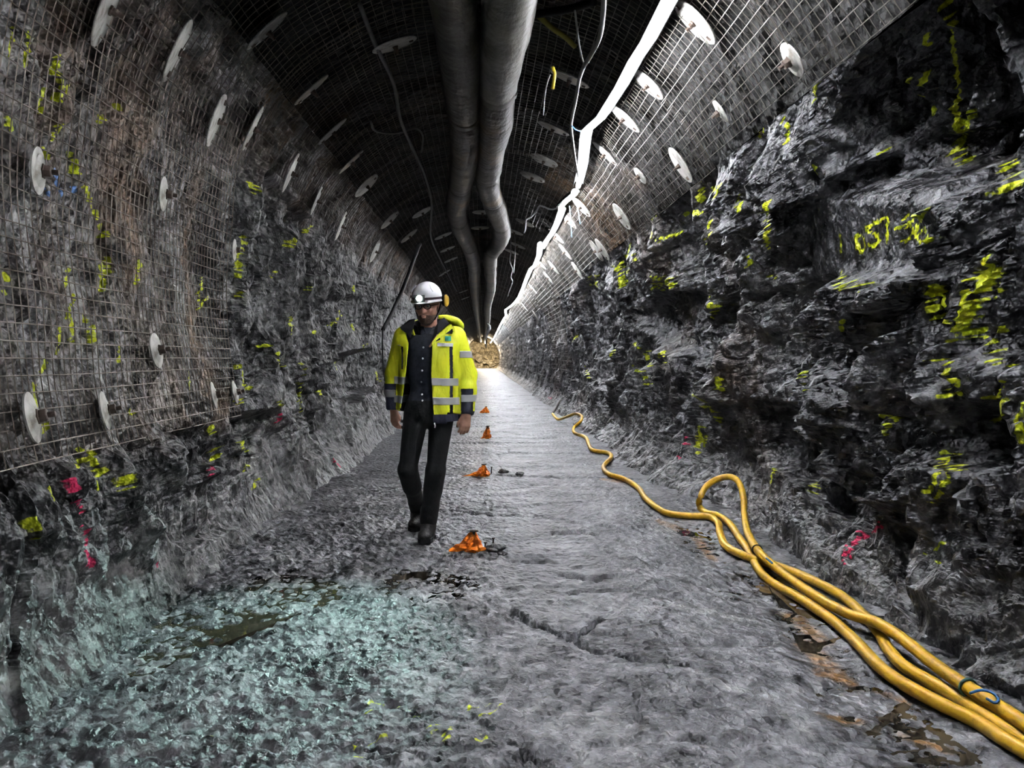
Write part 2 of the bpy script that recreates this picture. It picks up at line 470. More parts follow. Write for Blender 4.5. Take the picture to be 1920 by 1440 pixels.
# ------------------------------------------------------------------ paint marks: strokes as seen (px), width px
Y_R = [
 # 1057-36
 (12, [(1573, 440), (1574, 475)]), (8, [(1606, 442), (1602, 455), (1606, 472), (1614, 476), (1619, 462), (1615, 446), (1606, 442)]), (9, [(1603, 450), (1612, 474)]),
 (8, [(1646, 417), (1622, 427), (1624, 440), (1640, 438), (1646, 452), (1638, 464), (1626, 462)]), (8, [(1640, 416), (1662, 411)]), (11, [(1661, 413), (1660, 458)]),
 (12, [(1677, 432), (1694, 428)]), (8, [(1697, 407), (1707, 401), (1712, 410), (1702, 421), (1710, 432), (1704, 450), (1689, 456)]),
 (8, [(1733, 398), (1719, 424), (1714, 446), (1724, 458), (1735, 446), (1733, 431), (1720, 438)]),
 # 54
 (6, [(1762, 535), (1750, 540), (1743, 552), (1750, 566), (1749, 583), (1738, 590)]), (6, [(1757, 541), (1760, 563), (1768, 564)]), (5, [(1770, 548), (1767, 575), (1764, 605)]),
 # 92
 (6, [(1860, 499), (1847, 512), (1846, 524), (1853, 538), (1850, 552), (1836, 557)]), (6, [(1858, 500), (1868, 515), (1866, 526), (1858, 530)]), (9, [(1860, 547), (1870, 539), (1880, 547), (1862, 550)]),
 (14, [(1832, 618), (1850, 630), (1868, 650)]), (15, [(1884, 615), (1862, 622)]), (10, [(1850, 640), (1872, 655)]), (12, [(1850, 672), (1880, 684)]),
 (14, [(1879, 718), (1872, 740)]), (20, [(1852, 748), (1886, 752)]), (18, [(1872, 755), (1874, 785)]),
 (8, [(1646, 783), (1660, 780), (1680, 790)]), (7, [(1652, 795), (1664, 800), (1655, 815), (1662, 818)]),
 (7, [(1776, 722), (1786, 712), (1798, 716), (1790, 728), (1796, 742)]), (6, [(1776, 730), (1770, 752)]),
 (9, [(1910, 775), (1903, 800), (1910, 830)]), (7, [(1915, 760), (1914, 830)]),
 # streaks in the hollow
 (12, [(1768, 0), (1782, 30), (1786, 80), (1792, 130)]), (7, [(1792, 130), (1796, 180), (1790, 215), (1794, 245), (1800, 290)]), (10, [(1814, 215), (1806, 255), (1802, 292), (1816, 294)]), (8, [(1788, 200), (1796, 240)]),
 (8, [(1700, 150), (1703, 190)]), (8, [(1738, 138), (1726, 158)]), (7, [(1716, 182), (1730, 184)]), (8, [(1656, 284), (1660, 286)]), (6, [(1748, 206), (1752, 216)]),
 (7, [(1898, 300), (1886, 322), (1898, 345), (1892, 368)]), (6, [(1912, 320), (1914, 345)]), (6, [(1735, 70), (1738, 82)]),
 (12, [(1530, 160), (1524, 186)]), (6, [(1468, 225), (1476, 246), (1470, 268)]), (9, [(1428, 240), (1422, 260)]),
 (5, [(1316, 346), (1314, 366), (1320, 378)]), (5, [(1346, 348), (1330, 352), (1344, 364), (1332, 376)]), (7, [(1286, 404), (1312, 400)]), (6, [(1328, 420), (1322, 455)]), (6, [(1384, 364), (1386, 398)]),
 (8, [(1432, 385), (1434, 430), (1440, 470)]), (7, [(1525, 310), (1528, 330)]), (8, [(1450, 60), (1432, 80)]), (5, [(1398, 480), (1404, 500)]),
 (9, [(1572, 510), (1576, 540)]), (8, [(1596, 530), (1606, 545), (1590, 545)]), (12, [(1576, 600), (1580, 625)]),
 # 305, 67, 19, 25
 (5, [(1220, 522), (1230, 526), (1223, 532), (1231, 540), (1221, 546)]), (5, [(1239, 524), (1234, 533), (1238, 543), (1244, 534), (1239, 524)]), (5, [(1258, 522), (1249, 524), (1249, 531), (1257, 535), (1252, 545), (1244, 546)]),
 (5, [(1106, 520), (1102, 534), (1108, 538), (1111, 530)]), (5, [(1112, 520), (1118, 524), (1113, 540)]), (5, [(1143, 502), (1178, 514)]), (7, [(1180, 460), (1170, 480), (1165, 500), (1166, 542)]), (10, [(1216, 438), (1226, 452)]), (6, [(1240, 450), (1276, 440)]),
 (7, [(1213, 660), (1215, 690)]), (5, [(1236, 658), (1244, 664), (1236, 670), (1240, 682)]), (6, [(1210, 700), (1208, 720)]),
 (5, [(1342, 710), (1352, 714), (1342, 720), (1354, 726), (1344, 734), (1358, 734)]), (4, [(1344, 712), (1346, 734)]),
 (6, [(1295, 742), (1318, 758), (1334, 772), (1350, 795)]), (7, [(1308, 800), (1312, 830), (1304, 850)]), (6, [(1320, 820), (1318, 840)]),
 (8, [(1184, 646), (1192, 656)]), (6, [(1146, 660), (1142, 672)]), (6, [(1180, 480), (1190, 490)]), (7, [(1210, 400), (1220, 395)]), (5, [(1068, 640), (1076, 632)]), (5, [(1096, 690), (1100, 704)]), (6, [(1186, 690), (1196, 700)]),
 (7, [(1500, 700), (1506, 715), (1502, 730)]), (5, [(1328, 560), (1334, 575)]), (10, [(1330, 565), (1338, 600)]), (9, [(1445, 515), (1450, 525)]), (9, [(1445, 880), (1442, 905)]),
 (4, [(1796, 855), (1775, 900), (1745, 948)]), (3, [(1772, 850), (1740, 930)]), (4, [(1822, 520), (1806, 560), (1786, 640), (1770, 700)]), (3, [(1848, 480), (1820, 600)]),
 (10, [(1768, 1018), (1738, 1036)]), (9, [(1752, 1054), (1758, 1056)]), (9, [(1530, 900), (1524, 920)]),
]
R_R = [(9, [(1655, 986), (1620, 1004), (1594, 1022), (1586, 1042)]), (7, [(1612, 990), (1600, 998)]), (6, [(1582, 1022), (1576, 1056)]), (8, [(1282, 822), (1274, 832)]), (7, [(1266, 856), (1272, 855)]), (6, [(1025, 742), (1028, 745)])]
Y_L = [
 (10, [(26, 50), (22, 105)]), (12, [(55, 60), (50, 130)]), (9, [(112, 100), (104, 140), (118, 165), (112, 190)]), (11, [(84, 170), (76, 212)]), (8, [(128, 180), (134, 160)]), (10, [(120, 215), (112, 250)]), (9, [(108, 240), (100, 262)]),
 (9, [(84, 280), (92, 300)]), (7, [(130, 285), (146, 325)]), (10, [(15, 225), (20, 245)]), (9, [(160, 350), (172, 380)]), (11, [(176, 388), (186, 410)]), (9, [(190, 425), (196, 445)]), (6, [(190, 220), (192, 230)]), (8, [(218, 195), (224, 210)]),
 (14, [(10, 512), (18, 525)]), (10, [(6, 545), (14, 552)]), (9, [(195, 480), (192, 545)]), (8, [(262, 490), (258, 530)]), (10, [(205, 484), (200, 510)]),
 (12, [(140, 555), (128, 600)]), (16, [(116, 615), (110, 665)]), (15, [(138, 600), (136, 640)]), (15, [(160, 590), (170, 640)]), (11, [(178, 615), (176, 640)]), (10, [(228, 650), (226, 680)]), (9, [(86, 680), (80, 700)]),
 (12, [(66, 720), (70, 760), (76, 810)]), (9, [(84, 800), (82, 812)]), (8, [(245, 770), (252, 778)]), (10, [(150, 840), (146, 875)]), (9, [(170, 850), (184, 880), (190, 920)]), (8, [(240, 890), (242, 930)]), (7, [(130, 505), (126, 540)]),
 (7, [(70, 970), (64, 985), (72, 1005)]), (8, [(100, 915), (104, 935)]), (9, [(398, 795), (400, 815)]), (6, [(404, 840), (402, 860)]), (7, [(390, 560), (376, 580)]), (7, [(382, 520), (378, 560)]), (6, [(358, 700), (360, 730)]),
 (8, [(455, 408), (458, 425), (466, 430), (466, 455)]), (11, [(450, 440), (462, 462), (448, 480), (447, 500)]), (10, [(447, 505), (444, 525)]), (7, [(452, 545), (454, 558)]), (6, [(470, 345), (482, 362)]), (9, [(478, 360), (486, 362)]),
 (8, [(456, 685), (460, 705)]), (16, [(462, 712), (464, 728)]), (10, [(444, 755), (446, 760)]), (6, [(536, 452), (546, 462), (556, 450)]), (5, [(572, 435), (592, 425)]), (6, [(510, 520), (520, 508)]), (6, [(580, 540), (586, 548)]),
 (5, [(545, 600), (550, 606), (546, 614)]), (6, [(552, 600), (552, 630)]), (7, [(526, 665), (530, 685)]), (6, [(500, 650), (505, 660)]), (10, [(596, 622), (590, 630)]), (6, [(620, 610), (640, 598)]), (6, [(640, 585), (644, 592)]), (10, [(664, 605), (668, 620)]),
 (6, [(690, 648), (680, 660)]), (5, [(560, 715), (566, 740), (568, 770)]), (7, [(632, 680), (636, 690)]), (6, [(530, 755), (532, 762)]), (8, [(465, 845), (455, 830)]), (9, [(466, 870), (462, 882)]), (9, [(486, 900), (478, 915)]), (6, [(710, 700), (714, 710)]), (6, [(570, 680), (568, 700)]), (6, [(664, 540), (668, 550)]), (5, [(600, 735), (606, 742)]),
]
R_L = [(9, [(138, 895), (146, 930)]), (8, [(146, 930), (152, 960)]), (10, [(158, 985), (165, 1015), (166, 1035)]), (8, [(168, 1040), (172, 1062)]), (11, [(400, 870), (394, 895)]), (8, [(528, 782), (524, 790)]), (8, [(630, 862), (642, 874)]), (6, [(297, 1060), (300, 1062)])]
B_L = [(22, [(100, 320), (112, 350), (118, 365)]), (12, [(76, 345), (92, 370)]), (10, [(135, 352), (140, 360)])]

def splat(field, sv, dv, s0, d0, rad, val=1.0, sd=1.0, P=None, p0=None):
    """cone of radius rad at (s0,d0) on a (rows,cols) field; sd: stretch along the tunnel"""
    i0, i1 = np.searchsorted(dv, [d0 - rad * sd, d0 + rad * sd]); j0, j1 = np.searchsorted(sv, [s0 - rad, s0 + rad])
    i0, j0 = max(0, i0 - 1), max(0, j0 - 1); i1, j1 = i1 + 1, j1 + 1
    dd = np.hypot((dv[i0:i1, None] - d0) / sd, sv[None, j0:j1] - s0)
    if P is not None: dd = np.linalg.norm(P[i0:i1, j0:j1] - p0, axis=-1)
    np.maximum(field[i0:i1, j0:j1], val * np.clip(1 - dd / rad, 0, 1), out=field[i0:i1, j0:j1])
def paint_wall(field, sv, P, strokes):
    px, py, dep = project(P.reshape(-1, 3))
    keep = (P.reshape(-1, 3)[:, 1] > 1.9)
    key = {}
    ids = np.nonzero(keep & (px > -60) & (px < 1980) & (py > -60) & (py < 1500))[0]
    cell = 12.0
    ck = (np.floor(px[ids] / cell).astype(np.int64) + 100) * 1000 + np.floor(py[ids] / cell).astype(np.int64) + 100
    order = np.argsort(ck, kind='stable'); ids = ids[order]; ck = ck[order]
    nc = P.shape[1]
    for wpx, pts in strokes:
        Q = resample(np.array(pts, float), max(2.0, wpx * 0.25))
        for (qx, qy) in Q:
            qx += random.uniform(-1, 1); qy += random.uniform(-1, 1)
            cand = []
            cxi, cyi = int(math.floor(qx / cell)), int(math.floor(qy / cell))
            for a in (-1, 0, 1):
                for b in (-1, 0, 1):
                    k = (cxi + a + 100) * 1000 + cyi + b + 100
                    i0, i1 = np.searchsorted(ck, [k, k + 1])
                    cand.append(ids[i0:i1])
            cand = np.concatenate(cand)
            if len(cand) == 0: continue
            e = np.hypot(px[cand] - qx, py[cand] - qy)
            near = cand[e < max(5.0, e.min() + 1.0)]
            v = near[np.argmin(dep[near])]
            d0 = dep[v]
            splat(field, sv, rows, sv[v % nc], rows[v // nc], max(0.011, 0.46 * wpx * d0 / FPX) * random.uniform(0.85, 1.2), 1.0, P=P, p0=P.reshape(-1, 3)[v])

M_ROCK_R = rock_mat('dark_fractured_rock', (0.005, 0.005, 0.006), (0.030, 0.030, 0.033), (0.165, 0.165, 0.174), (0.26, 0.62), 1.0, 0.8, spec=0.5)
M_ROCK_L = rock_mat('grey_fractured_rock', (0.008, 0.008, 0.008), (0.036, 0.036, 0.037), (0.20, 0.20, 0.198), (0.28, 0.66), 1.0, 0.8, spec=0.5, stain=(0.19, 0.125, 0.08))
M_ROOF = rock_mat('shaded_roof_rock', (0.005, 0.005, 0.005), (0.014, 0.0135, 0.013), (0.036, 0.034, 0.031), (0.6, 0.9))  # roof shade is put into this darker rock colour
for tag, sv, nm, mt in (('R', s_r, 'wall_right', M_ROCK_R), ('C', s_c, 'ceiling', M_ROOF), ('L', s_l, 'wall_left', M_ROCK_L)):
    S, D, P, disp, pan, (h1, h2, h3, ro) = shell(sv, tag)
    paint = np.zeros(P.shape); tint = np.zeros(P.shape)
    x, y, z = P[..., 0], P[..., 1], P[..., 2]
    if tag == 'R':
        f = np.zeros(S.shape); paint_wall(f, sv, P, Y_R); paint[..., 0] = f
        f = np.zeros(S.shape); paint_wall(f, sv, P, R_R); paint[..., 1] = f
        tint[..., 1] = 0.55 * sstep(0.55, 0.1, z) + 0.5 * sstep(0.15, 0.45, perlin(x * 0.9, y * 0.9, z * 0.9, 61)) * sstep(0.3, 0.6, z) * 0.6
        tint[..., 0] = 0.22 * sstep(0.12, 0.5, perlin(x * 0.8, y * 0.8, z * 0.4, 62))
    elif tag == 'L':
        f = np.zeros(S.shape); paint_wall(f, sv, P, Y_L); paint[..., 0] = f
        f = np.zeros(S.shape); paint_wall(f, sv, P, R_L); paint[..., 1] = f
        f = np.zeros(S.shape); paint_wall(f, sv, P, B_L); paint[..., 2] = f
        streak = sstep(-0.15, 0.35, perlin(x * 0.6, y * 2.6, z * 0.35, 63))
        pan = pan * (0.85 + 0.15 * sstep(P1_END + 2.5, P1_END, D))
        tint[..., 0] = pan * (0.25 + 0.75 * streak)
        tint[..., 1] = pan * 0.8 * sstep(-0.1, 0.3, perlin(x, y * 3.1 + 5, z * 0.5, 64)) * (1 - 0.6 * streak) + 0.6 * sstep(0.75, 0.2, z) + 0.35 * sstep(0.1, 0.4, perlin(x * 1.2, y * 1.2, z * 0.6, 65))
    else:
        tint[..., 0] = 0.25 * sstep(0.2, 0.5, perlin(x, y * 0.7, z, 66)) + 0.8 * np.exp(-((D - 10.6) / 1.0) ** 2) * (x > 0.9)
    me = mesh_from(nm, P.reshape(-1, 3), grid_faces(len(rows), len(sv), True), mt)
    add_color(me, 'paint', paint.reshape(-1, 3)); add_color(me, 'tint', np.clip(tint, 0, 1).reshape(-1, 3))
    link(nm, me, label={'R': 'dark blocky rock wall on the right with yellow spray paint numbers', 'C': 'rock vault over the tunnel, darkened in colour for shade', 'L': 'grey fractured rock wall on the left with paint marks'}[tag], kind='structure')

# ------------------------------------------------------------------ floor
fx = np.arange(-2.3, 2.75, 0.0155)
X, D = np.meshgrid(fx, rows)
sp = np.gradient(rows)[:, None] + 0 * X
def ffade(c): return sstep(1.2, 3.0, c / sp)
zn = np.zeros(X.shape)
wob = 0.05 * perlin(X * 2, D * 2, zn, 70)
lump, le = facets(X + wob, D + wob, 0.075, 0.085, 71, 0.6)
lump2, le2 = facets(X + 2 * wob, D - wob, 0.034, 0.040, 72, 0.8)
slab, se = facets(X * 0.9 + 0.35 * D * 0.3 + 0.25 * perlin(X * 1.2, D * 1.2, zn, 73), D + 0.3 * perlin(X * 0.9, D * 0.9, zn, 74), 1.6, 0.75, 75, 0.5)
rough_l = sstep(0.6, -0.6, X + 0.25 * perlin(X, D, zn, 76)) * sstep(9.5, 5.5, D)      # gravelly left half
F_Z = 0.010 * slab + 0.022 * fbm(X, D, zn, 0.9, 3, 77) + 0.008 * fbm(X, D, zn, 6.0, 3, 78)
F_Z += (0.30 + 0.70 * rough_l) * (0.009 * lump + 0.016 * sstep(0.0, 0.5, le) - 0.010) * ffade(0.08) + (0.22 + 0.78 * rough_l) * (0.006 * lump2 + 0.010 * sstep(0.0, 0.5, le2) - 0.006) * ffade(0.04)
F_Z -= 0.012 * sstep(0.05, 0.0, se) * ffade(0.2)
bed = perlin(X * 0.5, D * 3.0 + 0.8 * perlin(X, D, zn, 79), zn, 80)
F_Z -= 0.018 * sstep(0.25, 0.5, bed) * sstep(5.5, 8, D)                         # bedding ridges across the roadway
ftint = np.zeros(X.shape + (3,)); fpaint = np.zeros(X.shape + (3,))
def floor_splat(field, pts, wpx, val=1.0):
    for (qx, qy) in resample(np.array(pts, float), max(2.0, wpx * 0.3)):
        p = at_z(qx, qy, 0.0)
        splat(field, fx, rows, p[0], p[1], 0.6 * wpx * p[1] / FPX, val, sd=min(3.0, p[1] / 2.0))
crack = np.zeros(X.shape)
for wpx, pts in [(16, [(955, 1140), (1000, 1165), (1050, 1185), (1110, 1215), (1190, 1235)]), (8, [(1190, 1235), (1300, 1250), (1370, 1262)]), (12, [(1040, 1000), (1090, 995), (1120, 1003)]),
                 (8, [(1070, 1110), (1160, 1105), (1290, 1118)]), (12, [(1050, 1075), (1110, 1085), (1155, 1080)]), (9, [(960, 1050), (1030, 1052)]), (7, [(1195, 1300), (1200, 1350)]),
                 (10, [(1080, 1190), (1130, 1160), (1100, 1150)]), (10, [(600, 1400), (700, 1412), (820, 1425)]), (9, [(960, 1395), (1010, 1420)]), (6, [(930, 890), (1060, 895), (1200, 900)]), (6, [(880, 960), (1000, 968)])]:
    floor_splat(crack, pts, wpx)
F_Z -= 0.055 * sstep(0.1, 0.6, crack + 0.35 * (crack > 0.02) * perlin(X * 12, D * 12, zn, 84))
pit = perlin(X * 11, D * 9, zn, 85) + 0.5 * perlin(X * 27, D * 22, zn, 86)
F_Z -= 0.016 * sstep(0.42, 0.62, pit) * ffade(0.06)
PUDDLES = [([(300, 1150), (420, 1100), (520, 1075), (620, 1085), (660, 1110), (560, 1150), (430, 1200), (330, 1240), (250, 1270), (230, 1235)], 'brown shallow puddle along the left rubble foot'),
           ([(690, 1080), (790, 1068), (880, 1080), (900, 1105), (800, 1120), (720, 1112)], 'dark shallow puddle in front of the walking person'),
           ([(1440, 1090), (1500, 1100), (1580, 1190), (1600, 1270), (1540, 1270), (1500, 1210), (1470, 1150)], 'rust stained puddle beside the yellow hoses'),
           ([(1510, 1300), (1640, 1285), (1760, 1360), (1860, 1430), (1700, 1425), (1600, 1370)], 'brown puddle in front of the nearest yellow hoses'),
           ([(1225, 972), (1290, 978), (1330, 1000), (1350, 1040), (1310, 1030), (1270, 1000)], 'small orange stained puddle beside the hose bend'),
           ([(1400, 1075), (1445, 1080), (1470, 1100), (1400, 1108), (1340, 1100)], 'small dark puddle at the split of the yellow hoses')]
px, py, _ = project(np.stack([X, D, zn], -1))
for poly, _l in PUDDLES:
    m = np.where(D > 1.8, poly_soft(px, py, poly, 26), 0)
    F_Z = F_Z - 0.016 * m
    ftint[..., 2] = np.maximum(ftint[..., 2], m)
rust = np.zeros(X.shape)
for wpx, pts in [(40, [(1490, 1150), (1540, 1190)]), (46, [(1515, 1200), (1560, 1250)]), (30, [(1540, 1255), (1590, 1270)]), (20, [(1240, 975), (1300, 995), (1335, 1040)]), (26, [(1545, 1340), (1610, 1350)]), (26, [(1690, 1370), (1780, 1400)]), (14, [(1130, 900), (1180, 905)]), (18, [(1640, 1290), (1700, 1310)])]:
    floor_splat(rust, pts, wpx)
ftint[..., 0] = np.clip(rust * 2.2, 0, 1)
pale = np.zeros(X.shape)
for wpx, pts in [(26, [(700, 978), (770, 985)]), (16, [(640, 965), (700, 975)]), (34, [(1610, 1360), (1720, 1370)]), (26, [(1330, 1280), (1440, 1310)]), (22, [(1250, 1130), (1420, 1160)]), (26, [(1450, 1330), (1520, 1380)]), (16, [(900, 925), (980, 920)]), (12, [(470, 1045), (560, 1048)]), (18, [(860, 1018), (940, 1022)])]:
    floor_splat(pale, pts, wpx)
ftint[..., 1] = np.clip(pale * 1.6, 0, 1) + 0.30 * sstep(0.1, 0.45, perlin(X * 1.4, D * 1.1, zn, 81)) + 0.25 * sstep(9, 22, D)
f = fpaint[..., 0].copy()
for wpx, pts in [(7, [(690, 1328), (702, 1320), (718, 1322)]), (8, [(688, 1346), (696, 1340)]), (5, [(745, 1318), (775, 1328)]), (9, [(778, 1333), (788, 1332)]), (7, [(805, 1375), (818, 1370), (812, 1378)]), (7, [(824, 1374), (840, 1368), (848, 1374), (832, 1384), (844, 1390), (830, 1394)]),
                 (7, [(884, 1372), (904, 1370), (912, 1378), (896, 1392), (888, 1390)]), (5, [(800, 1366), (830, 1360)]), (5, [(665, 1402), (700, 1394), (725, 1384)]), (8, [(880, 1324), (892, 1322)]), (5, [(905, 1318), (918, 1316)]), (6, [(900, 1342), (922, 1332), (942, 1318)]), (5, [(386, 1390), (404, 1388)]), (5, [(670, 1424), (680, 1420)])]:
    floor_splat(f, pts, wpx)
fpaint[..., 0] = f
M_FLOOR = rock_mat('wet_rough_floor', (0.024, 0.024, 0.0265), (0.108, 0.108, 0.117), (0.26, 0.26, 0.272), (0.28, 0.62), 1.3, 0.62, spec=0.4, stain=(0.20, 0.10, 0.025))
me = mesh_from('floor', np.stack([X, D, F_Z], -1).reshape(-1, 3), grid_faces(len(rows), len(fx)), M_FLOOR, True)
add_color(me, 'paint', fpaint.reshape(-1, 3)); add_color(me, 'tint', np.clip(ftint, 0, 1).reshape(-1, 3))
link('floor', me, label='wet rough grey tunnel floor', kind='structure')
def floor_z(x, y):
    i = np.clip(np.searchsorted(rows, y), 1, len(rows) - 1); j = int(np.clip(np.searchsorted(fx, x), 1, len(fx) - 1))
    return float(F_Z[i - 1:i + 1, j - 1:j + 1].mean())
# end of the drift
gx, gz = np.meshgrid(np.linspace(-2.4, 2.4, 90), np.linspace(-0.2, 4.3, 90))
e1, _ = facets(gx, gz, 0.7, 0.6, 31, 1.0); e2, _ = facets(gx, gz, 0.25, 0.25, 32, 1.0)
gy = 104.0 + 0.35 * e1 + 0.12 * e2 - 1.2 * sstep(1.6, 0.0, gz)
M_END = rock_mat('tan_end_rock', (0.10, 0.085, 0.06), (0.30, 0.26, 0.18), (0.55, 0.48, 0.34))
me = mesh_from('wall_back', np.stack([gx, gy, gz], -1).reshape(-1, 3), grid_faces(90, 90), M_END)
link('wall_back', me, label='tan rock face closing the far end of the tunnel', kind='structure')
# puddles
g = N('brown_water'); v = g.coord()
g.set(Base_Color=g.ramp(g.noise(v, 6, 3), [(0.3, (0.024, 0.021, 0.016)), (0.7, (0.070, 0.053, 0.032))]), Roughness=0.04, IOR=1.33)
g.set(Normal=g.bump(g.noise(v, 9, 2), 0.05, 0.01))
M_WATER = g.m
for poly, lab in PUDDLES:
    pts = [at_z(a, b, -0.012) for a, b in poly]
    pts = np.vstack([pts, pts[:1]])
    ring = catmull(pts, 64)[:-1]
    c = ring.mean(0)
    zl = np.percentile([floor_z(p[0], p[1]) for p in np.vstack([ring * 0.5 + c * 0.5, ring * 0.25 + c * 0.75])], 36)
    ring = c + (ring - c) * 0.98
    lo = [(p[0], p[1], zl - 0.02) for p in ring]; hi = [(p[0], p[1], zl) for p in ring]
    n = len(ring)
    F = [tuple(range(n, 2 * n)), tuple(range(n - 1, -1, -1))] + [(k, (k + 1) % n, n + (k + 1) % n, n + k) for k in range(n)]
    o = obj('puddle', lo + hi, F, M_WATER, label=lab, cat='puddle')
# ------------------------------------------------------------------ wire mesh
def wire_mat(name, c1, c2, rough=0.5, metal=0.55):
    g = N(name); v = g.coord()
    f = g.noise(v, 3.0, 5, 0.7)
    g.set(Base_Color=g.ramp(f, [(0.35, c1), (0.65, c2)]), Roughness=rough, Metallic=metal)
    return g.m
M_WIRE_L = wire_mat('rusty_wire', (0.075, 0.05, 0.035), (0.27, 0.235, 0.20))
M_WIRE_V = wire_mat('shaded_wire', (0.045, 0.034, 0.025), (0.15, 0.13, 0.11))  # darker copy of the wire colour, with the shade of the vault painted in
M_WIRE_R = wire_mat('galvanised_wire', (0.07, 0.058, 0.044), (0.20, 0.185, 0.165), 0.42, 0.6)
def panel(sa, sb, d0, d1, mat, label, lift, pitch_s, pitch_d, r, sides=4, seg=0.07):
    t = thing('wire_mesh_panel', label, 'wire mesh', mesh_pt(np.array([(sa + sb) / 2]), np.array([(d0 + d1) / 2]))[0][0], 'welded wire mesh panels on the rock')
    loc = np.array(t.location)
    ns, nd = max(2, int(abs(sb - sa) / pitch_s)), max(2, int((d1 - d0) / pitch_d))
    ls = np.linspace(sa, sb, ns + 1); dv = np.linspace(d0, d1, max(3, int((d1 - d0) / (seg * 1.3)) + 1))
    ld = np.linspace(d0, d1, nd + 1); sv = np.linspace(sa, sb, max(3, int(abs(sb - sa) / seg) + 1))
    def surf(S, D):
        edge = np.minimum(np.abs(D - d0), np.abs(D - d1))
        return mesh_pt(S, D, lift + 0.018 * np.exp(-edge / 0.12))[0] - loc
    S, D = np.meshgrid(ls, dv, indexing='ij')
    jit = 0.006 * perlin(S * 9, D * 1.1, 0 * S, 95)
    V, F = tubes(surf(S + jit, D), r, sides, False, up=(0.3, 0.1, 0.9))
    obj('lengthwise_wires', V, F, mat, t, kind='stuff')
    D, S = np.meshgrid(ld, sv, indexing='ij')
    jit = 0.008 * perlin(S * 1.2, D * 9, 0 * S, 96)
    P = surf(S, D + jit)
    V, F = tubes(P, r * 0.92, sides, False, up=(0.05, 1.0, 0.05))
    obj('crosswise_wires', V, F, mat, t, kind='stuff')
    return t
ORD = ['first', 'second', 'third', 'fourth', 'fifth', 'sixth', 'seventh', 'eighth', 'ninth', 'tenth', 'eleventh', 'twelfth']
S_CR, S_CL = S_TOP - 0.10, S_TOP + 0.10
panel(S_L1, s_at('L', 2.98), 2.0, P1_END, M_WIRE_L, 'rusty low-hanging wire mesh over the left wall nearest the camera', 0.012, 0.070, 0.052, 0.0027)
EDG = [2.0, 3.95, 5.75, 7.7, 9.4, 11.2, 13.4, 16.0, 19.0, 23.0, 28.5, 36.0, 47.0]
for k in range(12):
    d0, d1 = EDG[k], EDG[k + 1] + 0.12
    far = k >= 8
    ps, pd, r = (0.074, 0.068, 0.0029) if k < 4 else (0.08, 0.085, 0.0033) if k < 8 else (0.12, 0.20, 0.006)
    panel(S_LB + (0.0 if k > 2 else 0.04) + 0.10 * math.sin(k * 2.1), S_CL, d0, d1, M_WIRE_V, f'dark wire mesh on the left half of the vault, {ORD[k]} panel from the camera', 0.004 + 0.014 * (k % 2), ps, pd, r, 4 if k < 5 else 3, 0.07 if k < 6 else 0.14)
    lo = s_at('R', 2.88 + 0.06 * math.sin(k * 1.7)) if k != 8 else s_at('R', 1.0)
    panel(lo, S_CR, d0 + (0.25 if 0 < k else 0), d1 + 0.25, M_WIRE_R, f'bright wire mesh on the right half of the vault, {ORD[k]} panel from the camera', 0.004 + 0.014 * (k % 2), ps, pd, r, 4 if k < 5 else 3, 0.07 if k < 6 else 0.14)

# lookup: pixel -> point of the meshed surface
_ls, _ld = np.meshgrid(np.linspace(s_at('R', 0.3), s_at('L', 0.3), 900), 1.9 * np.exp(np.linspace(0, math.log(30), 900)), indexing='ij')
_lp, _ln = mesh_pt(_ls, _ld)
_lx, _ly, _ = project(_lp)
def on_mesh(px, py):
    k = np.unravel_index(np.argmin((_lx - px) ** 2 + (_ly - py) ** 2), _lx.shape)
    return _lp[k], _ln[k], _ls[k], _ld[k]

# ------------------------------------------------------------------ rock bolts with plates
def plate_mat(name, c, rust):
    g = N(name); v = g.coord()
    f = g.noise(v, 11, 6, 0.7)
    g.set(Base_Color=g.ramp(f, [(0.36, rust), (0.50, c), (0.8, tuple(min(1, x * 1.25) for x in c))]), Roughness=0.5, Metallic=0.25)
    return g.m
M_PLATE = plate_mat('galvanised_plate', (0.40, 0.39, 0.36), (0.20, 0.18, 0.145))
M_NUT = plate_mat('rusty_bolt_steel', (0.10, 0.075, 0.06), (0.05, 0.03, 0.02))
V, F = lathe([(0.100, -0.004), (0.100, 0.003), (0.070, 0.008), (0.045, 0.018), (0.024, 0.021)], 28)
ME_DOME = mesh_from('plate', V, F, M_PLATE)
V, F = lathe([(0.034, 0.018), (0.034, 0.024), (0.027, 0.026), (0.027, 0.05), (0.022, 0.053)], 6)
ME_NUT = mesh_from('nut', V, F, M_NUT)
V, F = lathe([(0.012, 0.04), (0.012, 0.078), (0.009, 0.08)], 10)
ME_BOLT = mesh_from('bolt_end', V, F, M_NUT)
V, F = lathe([(0.185, -0.003), (0.187, 0.002), (0.182, 0.006), (0.09, 0.011), (0.05, 0.013)], 40)
ME_BIG = mesh_from('plate', V, F, M_PLATE)
V, F = lathe([(0.026, 0.010), (0.026, 0.022), (0.020, 0.026), (0.020, 0.045), (0.013, 0.05), (0.012, 0.075)], 6)
ME_NUT2 = mesh_from('nut', V, F, M_NUT)
V, F = box_vf((0.0, 0.135, 0.011), (0.012, 0.017, 0.009))
ME_SLOT = mesh_from('clip', V, F, M_NUT)
